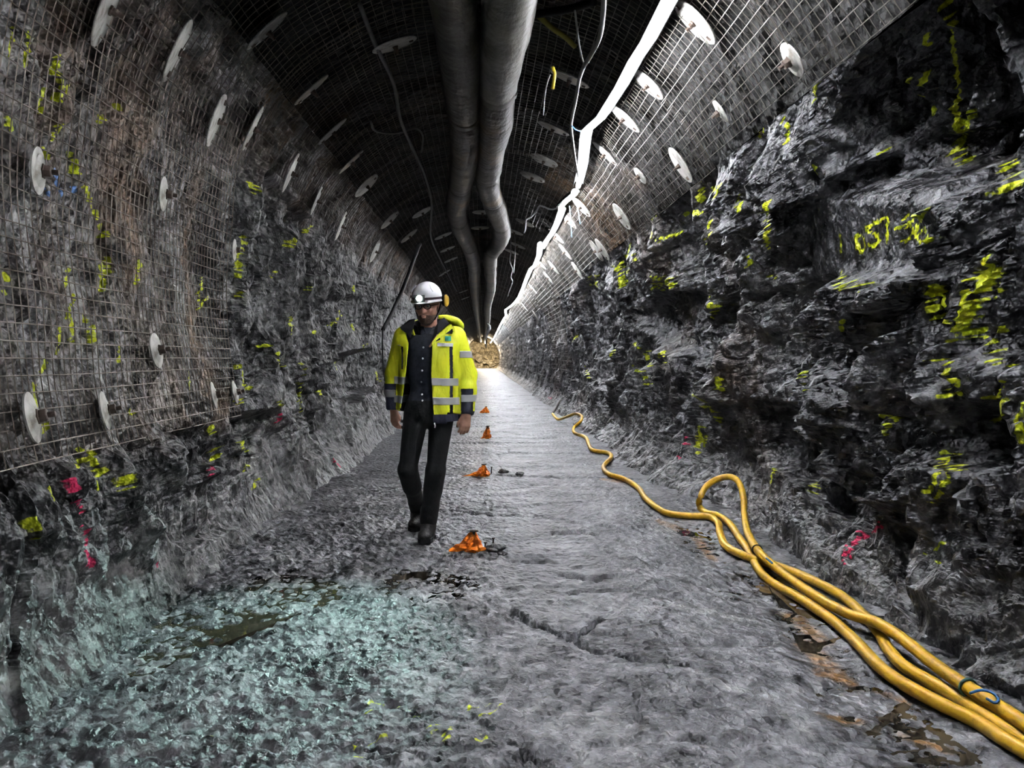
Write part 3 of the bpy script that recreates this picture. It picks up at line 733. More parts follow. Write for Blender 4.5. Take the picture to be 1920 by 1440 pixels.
def bolt(px, py, size, big, label, group=None, tilt=0.0, slots=(1,)):
    p, n, s, d = on_mesh(px, py)
    n = n / np.linalg.norm(n)
    n2 = n + np.array([0, tilt, 0]); n2 /= np.linalg.norm(n2)
    xa = np.array([0, 1.0, 0]); xa -= n2 * (xa @ n2); xa /= np.linalg.norm(xa); ya = np.cross(n2, xa)
    t = thing('rock_bolt', label, 'rock bolt', (0, 0, 0), group)
    p = p + n * 0.028
    t.matrix_world = Matrix(((xa[0] * size, ya[0] * size, n2[0] * size, p[0]), (xa[1] * size, ya[1] * size, n2[1] * size, p[1]), (xa[2] * size, ya[2] * size, n2[2] * size, p[2]), (0, 0, 0, 1)))
    if big:
        link('plate', ME_BIG, t); link('nut', ME_NUT2, t)
        for q in slots:
            c = link('clip', ME_SLOT, t); c.rotation_euler = (0, 0, 0 if q > 0 else math.pi)
    else:
        link('plate', ME_DOME, t); link('nut', ME_NUT, t); link('bolt_end', ME_BOLT, t)
    return t
PL = 'plates of rock bolts'
for a in [
    (322, 92, 1.0, 1, 'largest white oval bolt plate high on the left mesh', 0.36, (-1,)),
    (398, 222, 0.95, 1, 'long white bolt plate with two dark clips right of the largest plate', 0.24, (1,)),
    (466, 237, 0.95, 1, 'narrow white bolt plate beside the two-clip plate on the left mesh', 0.3, (-1,)),
    (58, 318, 1.0, 0, 'round bolt plate with long rusty bolt above the blue paint mark', 0.25, ()),
    (296, 364, 1.0, 0, 'small white round bolt plate in the middle of the left mesh', 0.18, ()),
    (284, 658, 1.0, 0, 'round grey bolt plate near the lower edge of the left mesh', 0.1, ()),
    (48, 783, 1.05, 0, 'rusty bolt plate at the lower left corner of the mesh', 0.3, ()),
    (187, 773, 0.95, 0, 'dark tilted bolt plate on the lower edge of the left mesh', 0.28, ()),
    (393, 742, 0.9, 0, 'dark narrow bolt plate near the right lower corner of the left mesh', 0.2, ()),
    (434, 738, 0.85, 0, 'bolt plate on the right lower corner of the left mesh beside yellow paint', 0.12, ()),
    (433, 468, 0.8, 0, 'thin bolt plate seen edge-on at the right edge of the left mesh', 0.15, ()),
    (190, 12, 1.0, 1, 'brown bolt plate cut by the top edge of the picture on the left', 0.4, (1,)),
    (495, 50, 0.95, 1, 'slanted bolt plate at the top of the left vault nearest the camera', 0.34, (-1,)),
    (579, 163, 0.95, 1, 'slanted white bolt plate, second along the left vault', 0.3, (-1,)),
    (620, 243, 0.95, 1, 'slanted bolt plate, third along the left vault', 0.24, (-1,)),
    (655, 300, 0.95, 1, 'slanted bolt plate, fourth along the left vault', 0.2, (1,)),
    (540, 321, 1.0, 1, 'upright thin white bolt plate at the lower edge of the left vault mesh', 0.22, (1,)),
    (588, 375, 0.85, 1, 'small bolt plate right of the upright thin plate on the left vault', 0.18, (1,)),
    (635, 422, 1.0, 1, 'upright bolt plate at the dark lower edge of the left vault mesh', 0.14, (1,)),
    (728, 410, 1.0, 1, 'slanted white bolt plate left of the hanging ducts', 0.0, (1,)),
    (683, 345, 1.0, 1, 'faint slanted bolt plate before the white one left of the ducts', 0.0, (1,)),
    (738, 78, 1.0, 1, 'dim bolt plate on the black roof left of the ducts', 0.2, (1, -1)),
    (1308, 36, 1.0, 1, 'large bolt plate right of the light rope at the top of the picture', 0.2, (1, -1)),
    (1492, 105, 1.05, 0, 'bolt plate near the lower edge of the right mesh nearest the camera', 0.15, ()),
    (1357, 203, 0.9, 0, 'small tan bolt plate midway up the right mesh', 0.2, ()),
    (1281, 306, 0.95, 1, 'bolt plate at the lower edge of the right mesh above the rock', 0.1, (1,)),
    (1175, 218, 1.0, 1, 'bolt plate close to the light rope on the right mesh', 0.15, (1,)),
    (1138, 285, 0.95, 1, 'bolt plate under the bend of the light rope', 0.15, (1,)),
    (1221, 155, 0.85, 1, 'dark-backed bolt plate above the one close to the light rope', 0.12, (1,)),
    (1205, 326, 0.95, 0, 'upright small bolt plate at the edge of a right mesh panel', 0.0, ()),
    (1170, 404, 1.0, 1, 'upright bolt plate low on the rusty stretch of right mesh', 0.0, (1,)),
    (1121, 468, 1.0, 1, 'left one of two upright bolt plates on the rusty mesh', 0.0, (1,)),
    (1132, 466, 1.0, 1, 'right one of two upright bolt plates on the rusty mesh', 0.0, (1,)),
    (1092, 385, 1.0, 1, 'bright bolt plate right of the gap in the light rope', 0.0, (1,)),
    (1068, 410, 1.0, 1, 'bright bolt plate just right of the light rope', 0.0, (1,)),
    (1070, 143, 1.0, 1, 'dim roof bolt plate beside the hanging grey cable', 0.2, (1,)),
    (1040, 236, 1.0, 1, 'dim roof bolt plate halfway between ducts and light rope', 0.15, (1,)),
    (1022, 297, 1.0, 1, 'roof bolt plate with rusty end right of the ducts', 0.0, (1,)),
    (1000, 328, 1.0, 1, 'pale roof bolt plate right of the ducts', 0.0, (1,)),
]:
    bolt(a[0], a[1], a[2], a[3], a[4], PL, a[5], a[6])
for (px, py) in [(985, 415), (965, 432), (972, 458), (960, 470), (1045, 440), (1062, 470), (1015, 492), (1030, 520), (1000, 540), (1085, 505), (905, 395), (900, 425), (830, 440), (838, 465), (845, 485), (832, 510), (790, 395), (765, 440), (700, 470), (815, 545), (868, 545), (872, 558), (985, 575), (1005, 590), (1040, 500)]:
    bolt(px, py, 1.0, 1, 'small far bolt plate glinting on the vault ' + ('left of the twin ducts' if px < 890 else 'between ducts and light rope' if px < 1000 and py < 560 and px < 990 else 'right of the light rope'), 'far bolt plates on the vault', 0.0, ())

# ------------------------------------------------------------------ light rope
g = N('light_rope_glow'); em = g.n('ShaderNodeEmission')
em.inputs[0].default_value = (0.93, 0.95, 1.0, 1); em.inputs[1].default_value = STRIP_POWER
g.l(em.outputs[0], g.out.inputs[0])
M_ROPE = g.m
M_ROPE.cycles.emission_sampling = 'FRONT'
M_BLACK = plain('black_rubber', (0.012, 0.012, 0.013), 0.6, spec=0.2)
M_CABLE = plain('grey_cable', (0.10, 0.098, 0.095), 0.55)
M_PALE = plain('pale_wire', (0.24, 0.245, 0.25), 0.5)
M_BLUE = plain('blue_cord', (0.03, 0.16, 0.45), 0.5)
STRIP_H = 2.08
def strip_pt(px, py):
    r = ray(px, py)
    return C_O + r * (STRIP_H / r[2])
def rope(pts3, label, r=0.030):
    P = np.array(pts3, float)
    P = np.vstack([P[:1]] + [np.linspace(P[i], P[i + 1], max(2, int(np.linalg.norm(P[i + 1] - P[i]) / max(0.8, P[i][1] * 0.06)) + 1))[1:] for i in range(len(P) - 1)])
    P[:, 2] += 0.012 * np.sin(np.arange(len(P)) * 1.7)
    t = thing('light_rope', label, 'light rope', P[len(P) // 2], 'light rope along the vault')
    loc = np.array(t.location)
    # diffuser: the lower half of a tube, facing down into the tunnel
    an_ = np.radians(np.linspace(192, 378, 6))
    V = P[:, None, :] + r * np.stack([np.cos(an_), 0 * an_, np.sin(an_)], 1)[None] - loc
    n, m = V.shape[:2]
    i, j = np.meshgrid(np.arange(n - 1), np.arange(m - 1), indexing='ij')
    F = np.stack([i * m + j, i * m + j + 1, (i + 1) * m + j + 1, (i + 1) * m + j], -1).reshape(-1, 4)
    obj('glowing_tube', V.reshape(-1, 3), F, M_ROPE, t, False)
    # black baffle added to keep the light of the tube off the roof
    # (a trough over the top of the tube, open downwards)
    ang = np.radians(np.linspace(192, 18, 10))
    arc = np.stack([np.cos(ang), 0 * ang, np.sin(ang)], 1)
    ra, rb = 0.058, 0.063
    V = np.concatenate([P[:, None, :] + arc[None] * ra, P[:, None, :] + arc[None, ::-1] * rb], 1) - loc
    n, m = V.shape[:2]
    i, j = np.meshgrid(np.arange(n - 1), np.arange(m), indexing='ij')
    F = np.stack([i * m + j, i * m + (j + 1) % m, (i + 1) * m + (j + 1) % m, (i + 1) * m + j], -1).reshape(-1, 4)
    obj('added_light_baffle', V.reshape(-1, 3), F, M_BLACK, t)
    return t
a = [strip_pt(*q) for q in [(1255, 0), (1216, 75), (1192, 116), (1166, 163), (1131, 214), (1101, 243), (1098, 262), (1093, 310), (1084, 347)]]
near = [a[0] + np.array([0.0, -dy, 0.0]) for dy in (6.0, 3.0, 1.2)]
rope(near + a, 'bright white light rope running along the right roof nearest the camera')
rope([strip_pt(*q) for q in [(1079, 362), (1064, 376), (1051, 387)]], 'short slanted piece of white light rope after the gap')
rope([strip_pt(*q) for q in [(1054, 394), (1046, 418), (1038, 433), (1024, 452), (1019, 464)]], 'third piece of white light rope beyond the slanted piece')
rope([strip_pt(*q) for q in [(1013, 459), (1011, 480), (1004, 496), (996, 502), (986, 527), (974, 556), (961, 571), (948, 581), (949, 591), (941, 604), (934, 618), (926, 634)]] + [np.array([1.03, 101.5, CAM_H + 2.05])], 'long jagged white light rope running to the far end', 0.034)
# lamp at the end of the drift
t = thing('work_lamp', 'warm work lamp hanging at the far end of the tunnel', 'lamp', (0.35, 97.5, 3.3))
V, F = lathe([(0.05, 0.16), (0.16, 0.05), (0.17, 0.0), (0.15, -0.01)], 16)
obj('shade', V, F, M_BLACK, t)
g = N('warm_bulb'); em = g.n('ShaderNodeEmission'); em.inputs[0].default_value = (1, 0.80, 0.5, 1); em.inputs[1].default_value = 30; g.l(em.outputs[0], g.out.inputs[0])
V, F = lathe([(0.02, 0.0), (0.07, -0.03), (0.08, -0.08), (0.04, -0.13), (0.01, -0.14)], 12)
obj('bulb', V, F, g.m, t, True)
V, F = tube_capped([(0, 0, 0.15), (0, 0, 0.75)], 0.012, 6)
obj('hanger', V, F, M_BLACK, t)
ld = bpy.data.lights.new('work_lamp_light', 'POINT'); ld.energy = END_LAMP_W * 10; ld.color = (1, 0.80, 0.52); ld.shadow_soft_size = 0.1
lo = bpy.data.objects.new('work_lamp_light', ld); COL.objects.link(lo); lo.location = (0.35, 97.5, 3.1)

# ------------------------------------------------------------------ ventilation ducts
def duct_mat(name, c, stain):
    g = N(name); v = g.coord((1, 0.6, 1))
    f = g.noise(v, 2.6, 6, 0.65, 0.6)
    c1 = g.ramp(f, [(0.34, tuple(x * 0.45 for x in c)), (0.55, c), (0.72, tuple(min(1, x * 1.5) for x in c))])
    m = g.ramp(g.noise(v, 1.3, 4, 0.6), [(0.56, (0, 0, 0)), (0.66, (1, 1, 1))])
    x = g.n('ShaderNodeRGBToBW'); g.l(m, x.inputs[0])
    c2 = g.mix(x.outputs[0], c1, stain)
    wv = g.n('ShaderNodeTexWave'); g.l(g.coord((1, 1, 1)), wv.inputs['Vector']); wv.bands_direction = 'Y'; wv.inputs['Scale'].default_value = 3.2; wv.inputs['Distortion'].default_value = 2.0
    g.set(Base_Color=c2, Roughness=0.45, Normal=g.bump(wv.outputs['Fac'], 0.04, 0.03, g.bump(g.noise(v, 14, 5), 0.5, 0.03)))
    return g.m
M_DUCT = duct_mat('grimy_duct_fabric', (0.052, 0.043, 0.033), (0.11, 0.068, 0.020))
M_DUCT_NEW = duct_mat('pale_duct_fabric', (0.20, 0.185, 0.165), (0.26, 0.14, 0.05))
M_BAND = plain('duct_band', (0.10, 0.09, 0.08), 0.5, 0.3)
def duct(pts, label, cuts, rad=0.156, seed=0):
    """pts: (px, py, height above camera). cuts: depth where sections meet"""
    Q = []
    for (px, py, h) in pts:
        r = ray(px, py); Q.append(C_O + r * (h / r[2]))
    Q = np.array(Q)
    Q = np.vstack([Q[0] - np.array([0.0, 6.5, 0.0]), Q[0] - np.array([0.0, 2.5, 0.0]), Q])
    P = resample(catmull(Q, 500), 0.05)
    t = thing('ventilation_duct', label, 'duct', P[0], 'twin ventilation ducts under the roof')
    loc = np.array(t.location)
    y = P[:, 1]
    R = rad * (1 + 0.002 * np.sin(y * 17 + 2 * np.sin(y * 1.3 + seed)) + 0.04 * np.sin(y * 2.9 + seed))
    for c in cuts[1:]:
        R = R * (1 - 0.16 * np.exp(-((y - c) / 0.10) ** 2))
    a = 0
    bounds = [y[0] - 1] + list(cuts) + [y[-1] + 1]
    for k in range(len(bounds) - 1):
        m = np.nonzero((y >= bounds[k] - 0.06) & (y <= bounds[k + 1] + 0.04))[0]
        if len(m) < 3: continue
        rr = R[m] * (1.07 if k == 0 else 1.0)
        V, F = tubes(P[m] - loc, rr, 22, False)
        # sagging wrinkles
        V = V + 0.010 * np.stack([perlin(V[:, 0] * 7, V[:, 1] * 3.5, V[:, 2] * 7, 300 + q) for q in range(3)], 1)
        obj('duct_section', V, F, M_DUCT_NEW if (k == 0 and seed == 0) else M_DUCT, t, True, label='clean pale fabric section' if (k == 0 and seed == 0) else None)
    for c in cuts:
        i = int(np.argmin(np.abs(y - c)))
        V, F = tubes(P[max(0, i - 1):i + 2] - loc, R[i] * 1.12, 22, False)
        obj('clamp_band', V, F, M_BAND, t, True)
    for k, c in enumerate(np.arange(3.0, 34, 2.4)):
        i = int(np.argmin(np.abs(y - c)))
        top = np.array([P[i, 0], P[i, 1], 3.93])
        V, F = tube_capped(np.array([P[i] + (0, 0, R[i] * 0.9), top]) - loc, 0.005, 5)
        obj('hanger_wire', V, F, M_CABLE, t)
    return t
duct([(955, 0, 2.20), (941, 100, 2.20), (931, 180, 2.20), (929, 230, 2.20), (919, 290, 2.20), (913, 335, 2.20), (919, 362, 2.20), (932, 398, 2.20), (941, 430, 2.20), (936, 455, 2.20), (921, 476, 2.20), (919, 505, 2.20), (920, 540, 2.20), (914, 575, 2.20), (914, 600, 2.20), (912, 625, 2.20), (908, 648, 2.20)],
     'right ventilation duct with a pale clean near section', [6.3, 9.2, 10.7, 12.6, 15.6, 19.0, 24, 31], seed=0)
duct([(850, 0, 2.20), (860, 90, 2.20), (869, 190, 2.20), (872, 280, 2.20), (863, 355, 2.20), (856, 392, 2.20), (866, 432, 2.20), (881, 464, 2.20), (889, 500, 2.20), (890, 540, 2.20), (894, 580, 2.20), (898, 615, 2.20), (901, 645, 2.20)],
     'left ventilation duct, brown and grimy along its length', [4.0, 7.0, 9.8, 12.2, 15.0, 18.5, 23, 30], seed=2)
# torn pale sleeve hanging off the duct far away
P = [at(913, 606, 44), at(917, 612, 44.2), at(915, 622, 44.4), at(912, 634, 44.6), at(911, 652, 45)]
V, F = tube_capped(resample(catmull(P, 40), 0.12), np.interp(np.linspace(0, 1, len(resample(catmull(P, 40), 0.12))), [0, .25, .5, 1], [0.04, 0.13, 0.06, 0.03]), 10)
obj('torn_duct_sleeve', V, F, M_PALE, None, True, label='torn white duct sleeve hanging far down the tunnel', cat='sleeve')

# ------------------------------------------------------------------ cables
def cable(pts, label, r=0.012, mat=None, name='cable', cat='cable', group=None):
    """pts: (px, py, depth | None for on the mesh)"""
    Q = []
    for (px, py, d) in pts:
        if d is None:
            p, n, s, dd = on_mesh(px, py); Q.append(p + n * (r + 0.02))
        else: Q.append(at(px, py, d))
    P = resample(catmull(Q, 120), 0.04)
    loc = P[0].copy()
    V, F = tube_capped(P - loc, r, 7)
    o = obj(name, V, F, mat or M_CABLE, None, True, label=label, cat=cat, group=group)
    o.location = tuple(loc)
    return o
cable([(1132, -30, 4.2), (1131, 20, 4.5), (1124, 70, 4.9), (1104, 110, 5.2), (1096, 122, 5.3)], 'thick grey cable swinging down from the roof beside the light rope', 0.016)
cable([(1078, 20, 5.0), (1084, 70, 5.2), (1090, 105, 5.35), (1097, 124, 5.35)], 'thin pale cable meeting the thick swinging cable', 0.007, M_PALE)
cable([(1096, 122, 5.3), (1086, 150, 5.7), (1078, 195, 6.2), (1071, 232, 6.8), (1074, 270, 7.4), (1080, 310, 8.2), (1086, 335, 8.9)], 'grey cable running down along the light rope', 0.014)
cable([(1072, 236, 6.8), (1080, 244, 6.85), (1090, 246, 6.9)], 'short blue tie on the cable by the light rope', 0.006, M_BLUE)
cable([(1010, 18, None), (1040, 45, None), (1062, 60, None), (1080, 78, None)], 'yellow-green strap on the roof beside the pale duct', 0.022, plain('yellow_strap', (0.22, 0.20, 0.03), 0.6), 'strap', 'strap')
cable([(1000, 16, None), (1040, 10, None), (1085, 2, None), (1120, -10, None)], 'dark pipe crossing the roof at the top of the picture', 0.03, M_BLACK, 'pipe', 'pipe')
cable([(1036, 125, 5.2), (1040, 132, 5.2), (1040, 140, 5.2), (1036, 167, 5.2)], 'small yellow hook hanging from the roof', 0.012, plain('yellow_plastic', (0.55, 0.42, 0.02), 0.5), 'hook', 'hook')
cable([(1032, 140, 5.3), (1025, 160, 5.3), (1021, 185, 5.35), (1019, 216, 5.35)], 'thin dangling wire below the yellow hook', 0.004, M_PALE, 'wire', 'wire')
cable([(1052, 387, 11.2), (1036, 393, 11.2), (1020, 388, 11.3), (1012, 386, 11.3), (1004, 398, 11.4), (995, 408, 11.4), (987, 412, 11.4), (985, 430, 11.4), (982, 437, 11.4)], 'white cable looping left from the light rope', 0.012, M_PALE)
cable([(1068, 386, 10.6), (1070, 410, 10.6), (1072, 445, 10.6)], 'pale blue wire hanging below the gap in the light rope', 0.008, plain('pale_blue_wire', (0.30, 0.48, 0.60), 0.5), 'wire', 'wire')
cable([(1078, 375, 10.4), (1084, 395, 10.4), (1088, 420, 10.4)], 'second pale blue wire, right of the first, below the light rope', 0.008, plain('pale_blue_wire', (0.30, 0.48, 0.60), 0.5), 'wire', 'wire')
cable([(965, 434, 16.0), (966, 470, 16.0), (963, 512, 16.0)], 'straight pale cord hanging right of the ducts', 0.010, M_PALE, 'cord', 'cord')
cable([(957, 440, 16.5), (958, 470, 16.5), (956, 490, 16.5), (961, 505, 16.5), (958, 520, 16.5), (961, 528, 16.5), (955, 545, 16.5), (952, 556, 16.5)], 'crooked pale cord hanging right of the ducts', 0.010, M_PALE, 'cord', 'cord')
cable([(670, 0, None), (700, 75, None), (735, 150, None), (748, 220, None), (775, 280, None), (797, 330, None), (808, 380, None), (806, 440, None), (822, 480, None), (838, 510, None), (856, 545, None)], 'dark cable along the black roof left of the ducts', 0.018)
cable([(692, 222, None), (700, 240, None), (740, 245, None), (775, 235, None), (790, 250, None), (788, 280, None)], 'curved dark cable loop on the roof left of the ducts', 0.012)
cable([(786, 455, None), (782, 470, 11.5), (762, 525, 10.5), (738, 580, 9.8), (718, 618, 9.4)], 'black hose slanting down the left wall behind the person', 0.026, M_BLACK, 'black_hose', 'hose')
cable([(718, 618, 9.4), (717, 650, 9.35), (719, 690, 9.3), (722, 715, 9.3)], 'thin black cable hanging below the slanting hose', 0.010, M_BLACK)
cable([(1085, 340, 9.1), (1074, 328, 9.1), (1078, 322, 9.1)], 'curled white wire end beside the light rope', 0.007, M_PALE, 'wire', 'wire')

# ------------------------------------------------------------------ yellow hoses
g = N('yellow_hose_rubber'); v = g.coord()
f = g.noise(v, 16, 6, 0.7)
g.set(Base_Color=g.ramp(f, [(0.28, (0.26, 0.13, 0.012)), (0.46, (0.58, 0.32, 0.012)), (0.75, (0.70, 0.415, 0.018))]), Roughness=0.42, Normal=g.bump(g.noise(v, 120, 3), 0.15, 0.004))
M_HOSE = g.m
HR = 0.0265
def hose(pts, label, r=HR):
    Q = []
    for q in pts:
        if len(q) == 2 or q[2] < 1.0:                # on the floor, q[2] = extra height
            e = q[2] if len(q) > 2 else 0.0
            p = at_z(q[0], q[1], r + e); p = at_z(q[0], q[1], floor_z(p[0], p[1]) + r + 0.004 + e); Q.append(p)
        else: Q.append(at(*q))
    P = resample(catmull(Q, 600), 0.035)
    t = thing('yellow_hose', label, 'hose', P[0])
    loc = np.array(t.location)
    V, F = tube_capped(P - loc, r, 16)
    obj('hose_tube', V, F, M_HOSE, t, True)
    return t, P
hA, PA = hose([(1036, 776), (1046, 786), (1062, 782, 14.9), (1078, 776, 14.4), (1090, 780, 13.9), (1089, 790, 13.6), (1076, 802, 13.6), (1078, 812), (1098, 820), (1104, 834), (1112, 844), (1140, 849), (1146, 858), (1132, 874), (1140, 888), (1170, 898), (1196, 914), (1212, 936), (1246, 960), (1290, 967), (1326, 968), (1346, 980), (1350, 1000), (1362, 1024), (1396, 1042),
               (1440, 1056), (1492, 1074), (1540, 1096), (1582, 1120), (1618, 1152), (1648, 1186), (1666, 1218), (1694, 1248), (1740, 1276), (1800, 1310), (1870, 1358), (1960, 1412)], 'yellow hose snaking along the right side far into the tunnel')
hB, PB = hose([(1960, 1430), (1890, 1390), (1830, 1352), (1760, 1318), (1690, 1280), (1645, 1246), (1606, 1204), (1562, 1164), (1500, 1122), (1450, 1094), (1424, 1070), (1404, 1034), (1386, 1008), (1368, 982), (1346, 967), (1324, 961), (1312, 950), (1312, 936, 6.42), (1324, 912, 6.5), (1346, 898, 6.55), (1370, 894, 6.5), (1386, 906, 6.4), (1394, 934, 6.25), (1396, 965, 6.05),
               (1402, 998, 0.05), (1424, 1036, 0.05), (1470, 1076, 0.05), (1540, 1124, 0.05), (1590, 1150, 0.055), (1640, 1166, 0.06), (1690, 1196, 0.06), (1750, 1244, 0.055), (1810, 1286, 0.055), (1880, 1330, 0.05), (1960, 1384, 0.05)], 'yellow hose doubled back in an upright loop against the right wall')
# grey nipple at the far end of the long hose
V, F = tube_capped(resample(np.array([at(1036, 775, 17.9), at(1044, 763, 17.9), at(1052, 748, 17.9)]) - np.array(hA.location), 0.05), 0.034, 10)
obj('grey_coupling', V, F, plain('grey_pipe', (0.26, 0.25, 0.24), 0.5), hA, True, label='grey pipe end')
def ring(P, c, r, w, mat, label, name='hose_tie'):
    d = np.linalg.norm(P - c, axis=1); i = int(np.clip(np.argmin(d), 1, len(P) - 2))
    T = P[i + 1] - P[i - 1]; T /= np.linalg.norm(T)
    A = np.cross(T, (0, 0, 1)); A /= np.linalg.norm(A); B = np.cross(T, A)
    a = np.linspace(0, 2 * np.pi, 29)
    Q = np.outer(np.cos(a), A) * r + np.outer(np.sin(a), B) * r
    V, F = tubes(Q, w, 6, False)
    o = obj(name, V, F, mat, None, True, label=label, cat='tie'); o.location = tuple(P[i])
ring(PB, at_z(1422, 1036, 0.05), HR + 0.004, 0.0045, M_BLACK, 'black cable tie around the hose below the loop')
ring(PB, at_z(1805, 1290, 0.08), HR + 0.005, 0.006, plain('green_tie', (0.03, 0.10, 0.09), 0.5), 'dark green tie around the nearest upper hose')
P = [at_z(1818, 1300, 0.10), at_z(1838, 1294, 0.12), at_z(1858, 1298, 0.12), at_z(1872, 1310, 0.11), at_z(1866, 1318, 0.10), at_z(1850, 1310, 0.10)]
V, F = tube_capped(resample(catmull(P, 50), 0.01), 0.005, 7)
obj('blue_cord_loop', V, F, M_BLUE, None, True, label='small blue cord loop behind the nearest hose', cat='cord')
P = [at_z(1448, 1056, 0.07), at_z(1441, 1050, 0.08), at_z(1436, 1046, 0.09)]
V, F = tube_capped(P, 0.006, 6)
obj('blue_cord_end', V, F, M_BLUE, None, True, label='tiny blue cord end where the hoses split', cat='cord')

# ------------------------------------------------------------------ orange flagged survey stakes
g = N('orange_plastic'); v = g.coord()
g.set(Base_Color=g.ramp(g.noise(v, 20, 4), [(0.3, (0.72, 0.13, 0.005)), (0.7, (0.95, 0.24, 0.01))]), Roughness=0.32)
g.b.inputs['Subsurface Weight'].default_value = 0.0
M_ORANGE = g.m
M_PIN = plain('rusty_pin', (0.05, 0.035, 0.028), 0.6, 0.4)
def flag(px, py, w, h, tail, label, seed):
    p = at_z(px, py, 0.0); p[2] = floor_z(p[0], p[1])
    t = thing('survey_marker', label, 'marker', p, 'orange plastic markers along the floor')
    V, F = tube_capped([(0.03 * w / .2, 0, -0.05), (0.03 * w / .2, 0.0, h * 0.9), (0.035 * w / .2, 0, h * 1.06)], 0.014, 10)
    obj('stake', V, F, M_PIN, t, True)
    # crumpled bag: rings shrinking to the tied neck, one corner dragged out as a tail
    rs = np.random.default_rng(seed)
    nr, ns = 13, 30
    V = []
    for i in range(nr):
        u = i / (nr - 1)
        rad = (0.5 * w) * (1 - u) ** 0.75 * (0.95 + 0.1 * math.sin(5 * u)) + 0.013
        for k in range(ns):
            a = 2 * math.pi * k / ns
            q = rad * (1 + 0.20 * math.sin(5 * a + 3 * u + seed) * (1 - u) + 0.10 * math.sin(9 * a - 5 * u) + rs.uniform(-0.07, 0.07))
            x = q * math.cos(a) + 0.03 * w / .2 * u; y = q * math.sin(a) * 0.7
            z = h * u * (0.94 + 0.05 * math.sin(4 * a + seed))
            if tail: x -= tail * max(0, -math.cos(a)) ** 6 * (1 - u) ** 3
            V.append((x, y, z + 0.004))
    F = [(i * ns + k, i * ns + (k + 1) % ns, (i + 1) * ns + (k + 1) % ns, (i + 1) * ns + k) for i in range(nr - 1) for k in range(ns)]
    V = np.array(V); fr = 1.0 - 0.8 * np.clip(V[:, 2:3] / h, 0, 1)
    for fq, am in ((22, 0.030), (55, 0.014)): V = V + am * fr * np.stack([perlin(V[:, 0] * fq + seed, V[:, 1] * fq, V[:, 2] * fq, 500 + q) for q in range(3)], 1)
    V[:, 2] = np.maximum(V[:, 2], 0.002)
    obj('plastic_wrap', V, F, M_ORANGE, t)
    V, F = lathe([(0.022, h * 0.98), (0.030, h * 1.0), (0.030, h * 1.04), (0.012, h * 1.07)], 10)
    o = obj('cap', V, F, M_PIN, t, True); o.location.x = 0.033 * w / .2
    return t
flag(882, 1034, 0.15, 0.135, 0.06, 'nearest crumpled orange plastic marker by the boots of the person', 3)
flag(904, 893, 0.13, 0.13, 0.12, 'orange plastic marker with a long flat tail, second from the camera', 5)
flag(913, 823, 0.10, 0.20, 0.05, 'narrow upright orange marker, third from the camera', 8)
flag(909, 775, 0.19, 0.15, 0.0, 'farthest small orange marker beside the right sleeve of the person', 11)
# loose pins and stones by the markers
def stone(px, py, size, label, seed, name='stone'):
    p = at_z(px, py, 0.0); p[2] = floor_z(p[0], p[1]) + size * 0.16
    bm_v, bm_f = [], []
    nu, nv = 9, 14
    for i in range(nu + 1):
        th = math.pi * i / nu
        for k in range(nv):
            a = 2 * math.pi * k / nv
            bm_v.append((math.sin(th) * math.cos(a), math.sin(th) * math.sin(a), math.cos(th)))
    V = np.array(bm_v)
    e, _ = facets(V[:, 0] + V[:, 2] * 0.7 + seed, V[:, 1] + V[:, 2] * 0.4, 0.7, 0.7, seed, 0.8)
    V = V * (1 + 0.16 * e)[:, None] * np.array([1, 0.75, 0.42]) * size * 0.5
    F = [(i * nv + k, (i + 1) * nv + k, (i + 1) * nv + (k + 1) % nv, i * nv + (k + 1) % nv) for i in range(nu) for k in range(nv)]
    o = obj(name, V, F, M_ROCK_L, None, label=label, cat='stone'); o.location = tuple(p)
stone(930, 1034, 0.13, 'flat brown stone right of the nearest orange marker', 5)
stone(942, 1040, 0.07, 'small dark stone at the end of the flat brown stone', 6)
stone(944, 886, 0.12, 'flat dark stone right of the second orange marker', 8)
stone(975, 890, 0.10, 'dark stone far right of the second orange marker', 9)
def pin(px, py, hgt, label):
    p = at_z(px, py, 0.0); p[2] = floor_z(p[0], p[1]) - 0.02
    V, F = join_vf([tube_capped([(0, 0, 0), (0.004, 0, hgt)], 0.006, 8), tube_capped([(0.004, 0, hgt), (0.004, 0, hgt + 0.008)], 0.011, 8)])
    o = obj('steel_pin', V, F, M_PIN, None, label=label, cat='pin'); o.location = tuple(p)
pin(909, 1034, 0.07, 'short steel pin beside the nearest orange marker')
pin(924, 1030, 0.09, 'taller steel pin behind the flat brown stone')
pin(921, 888, 0.09, 'steel pin right of the second orange marker')
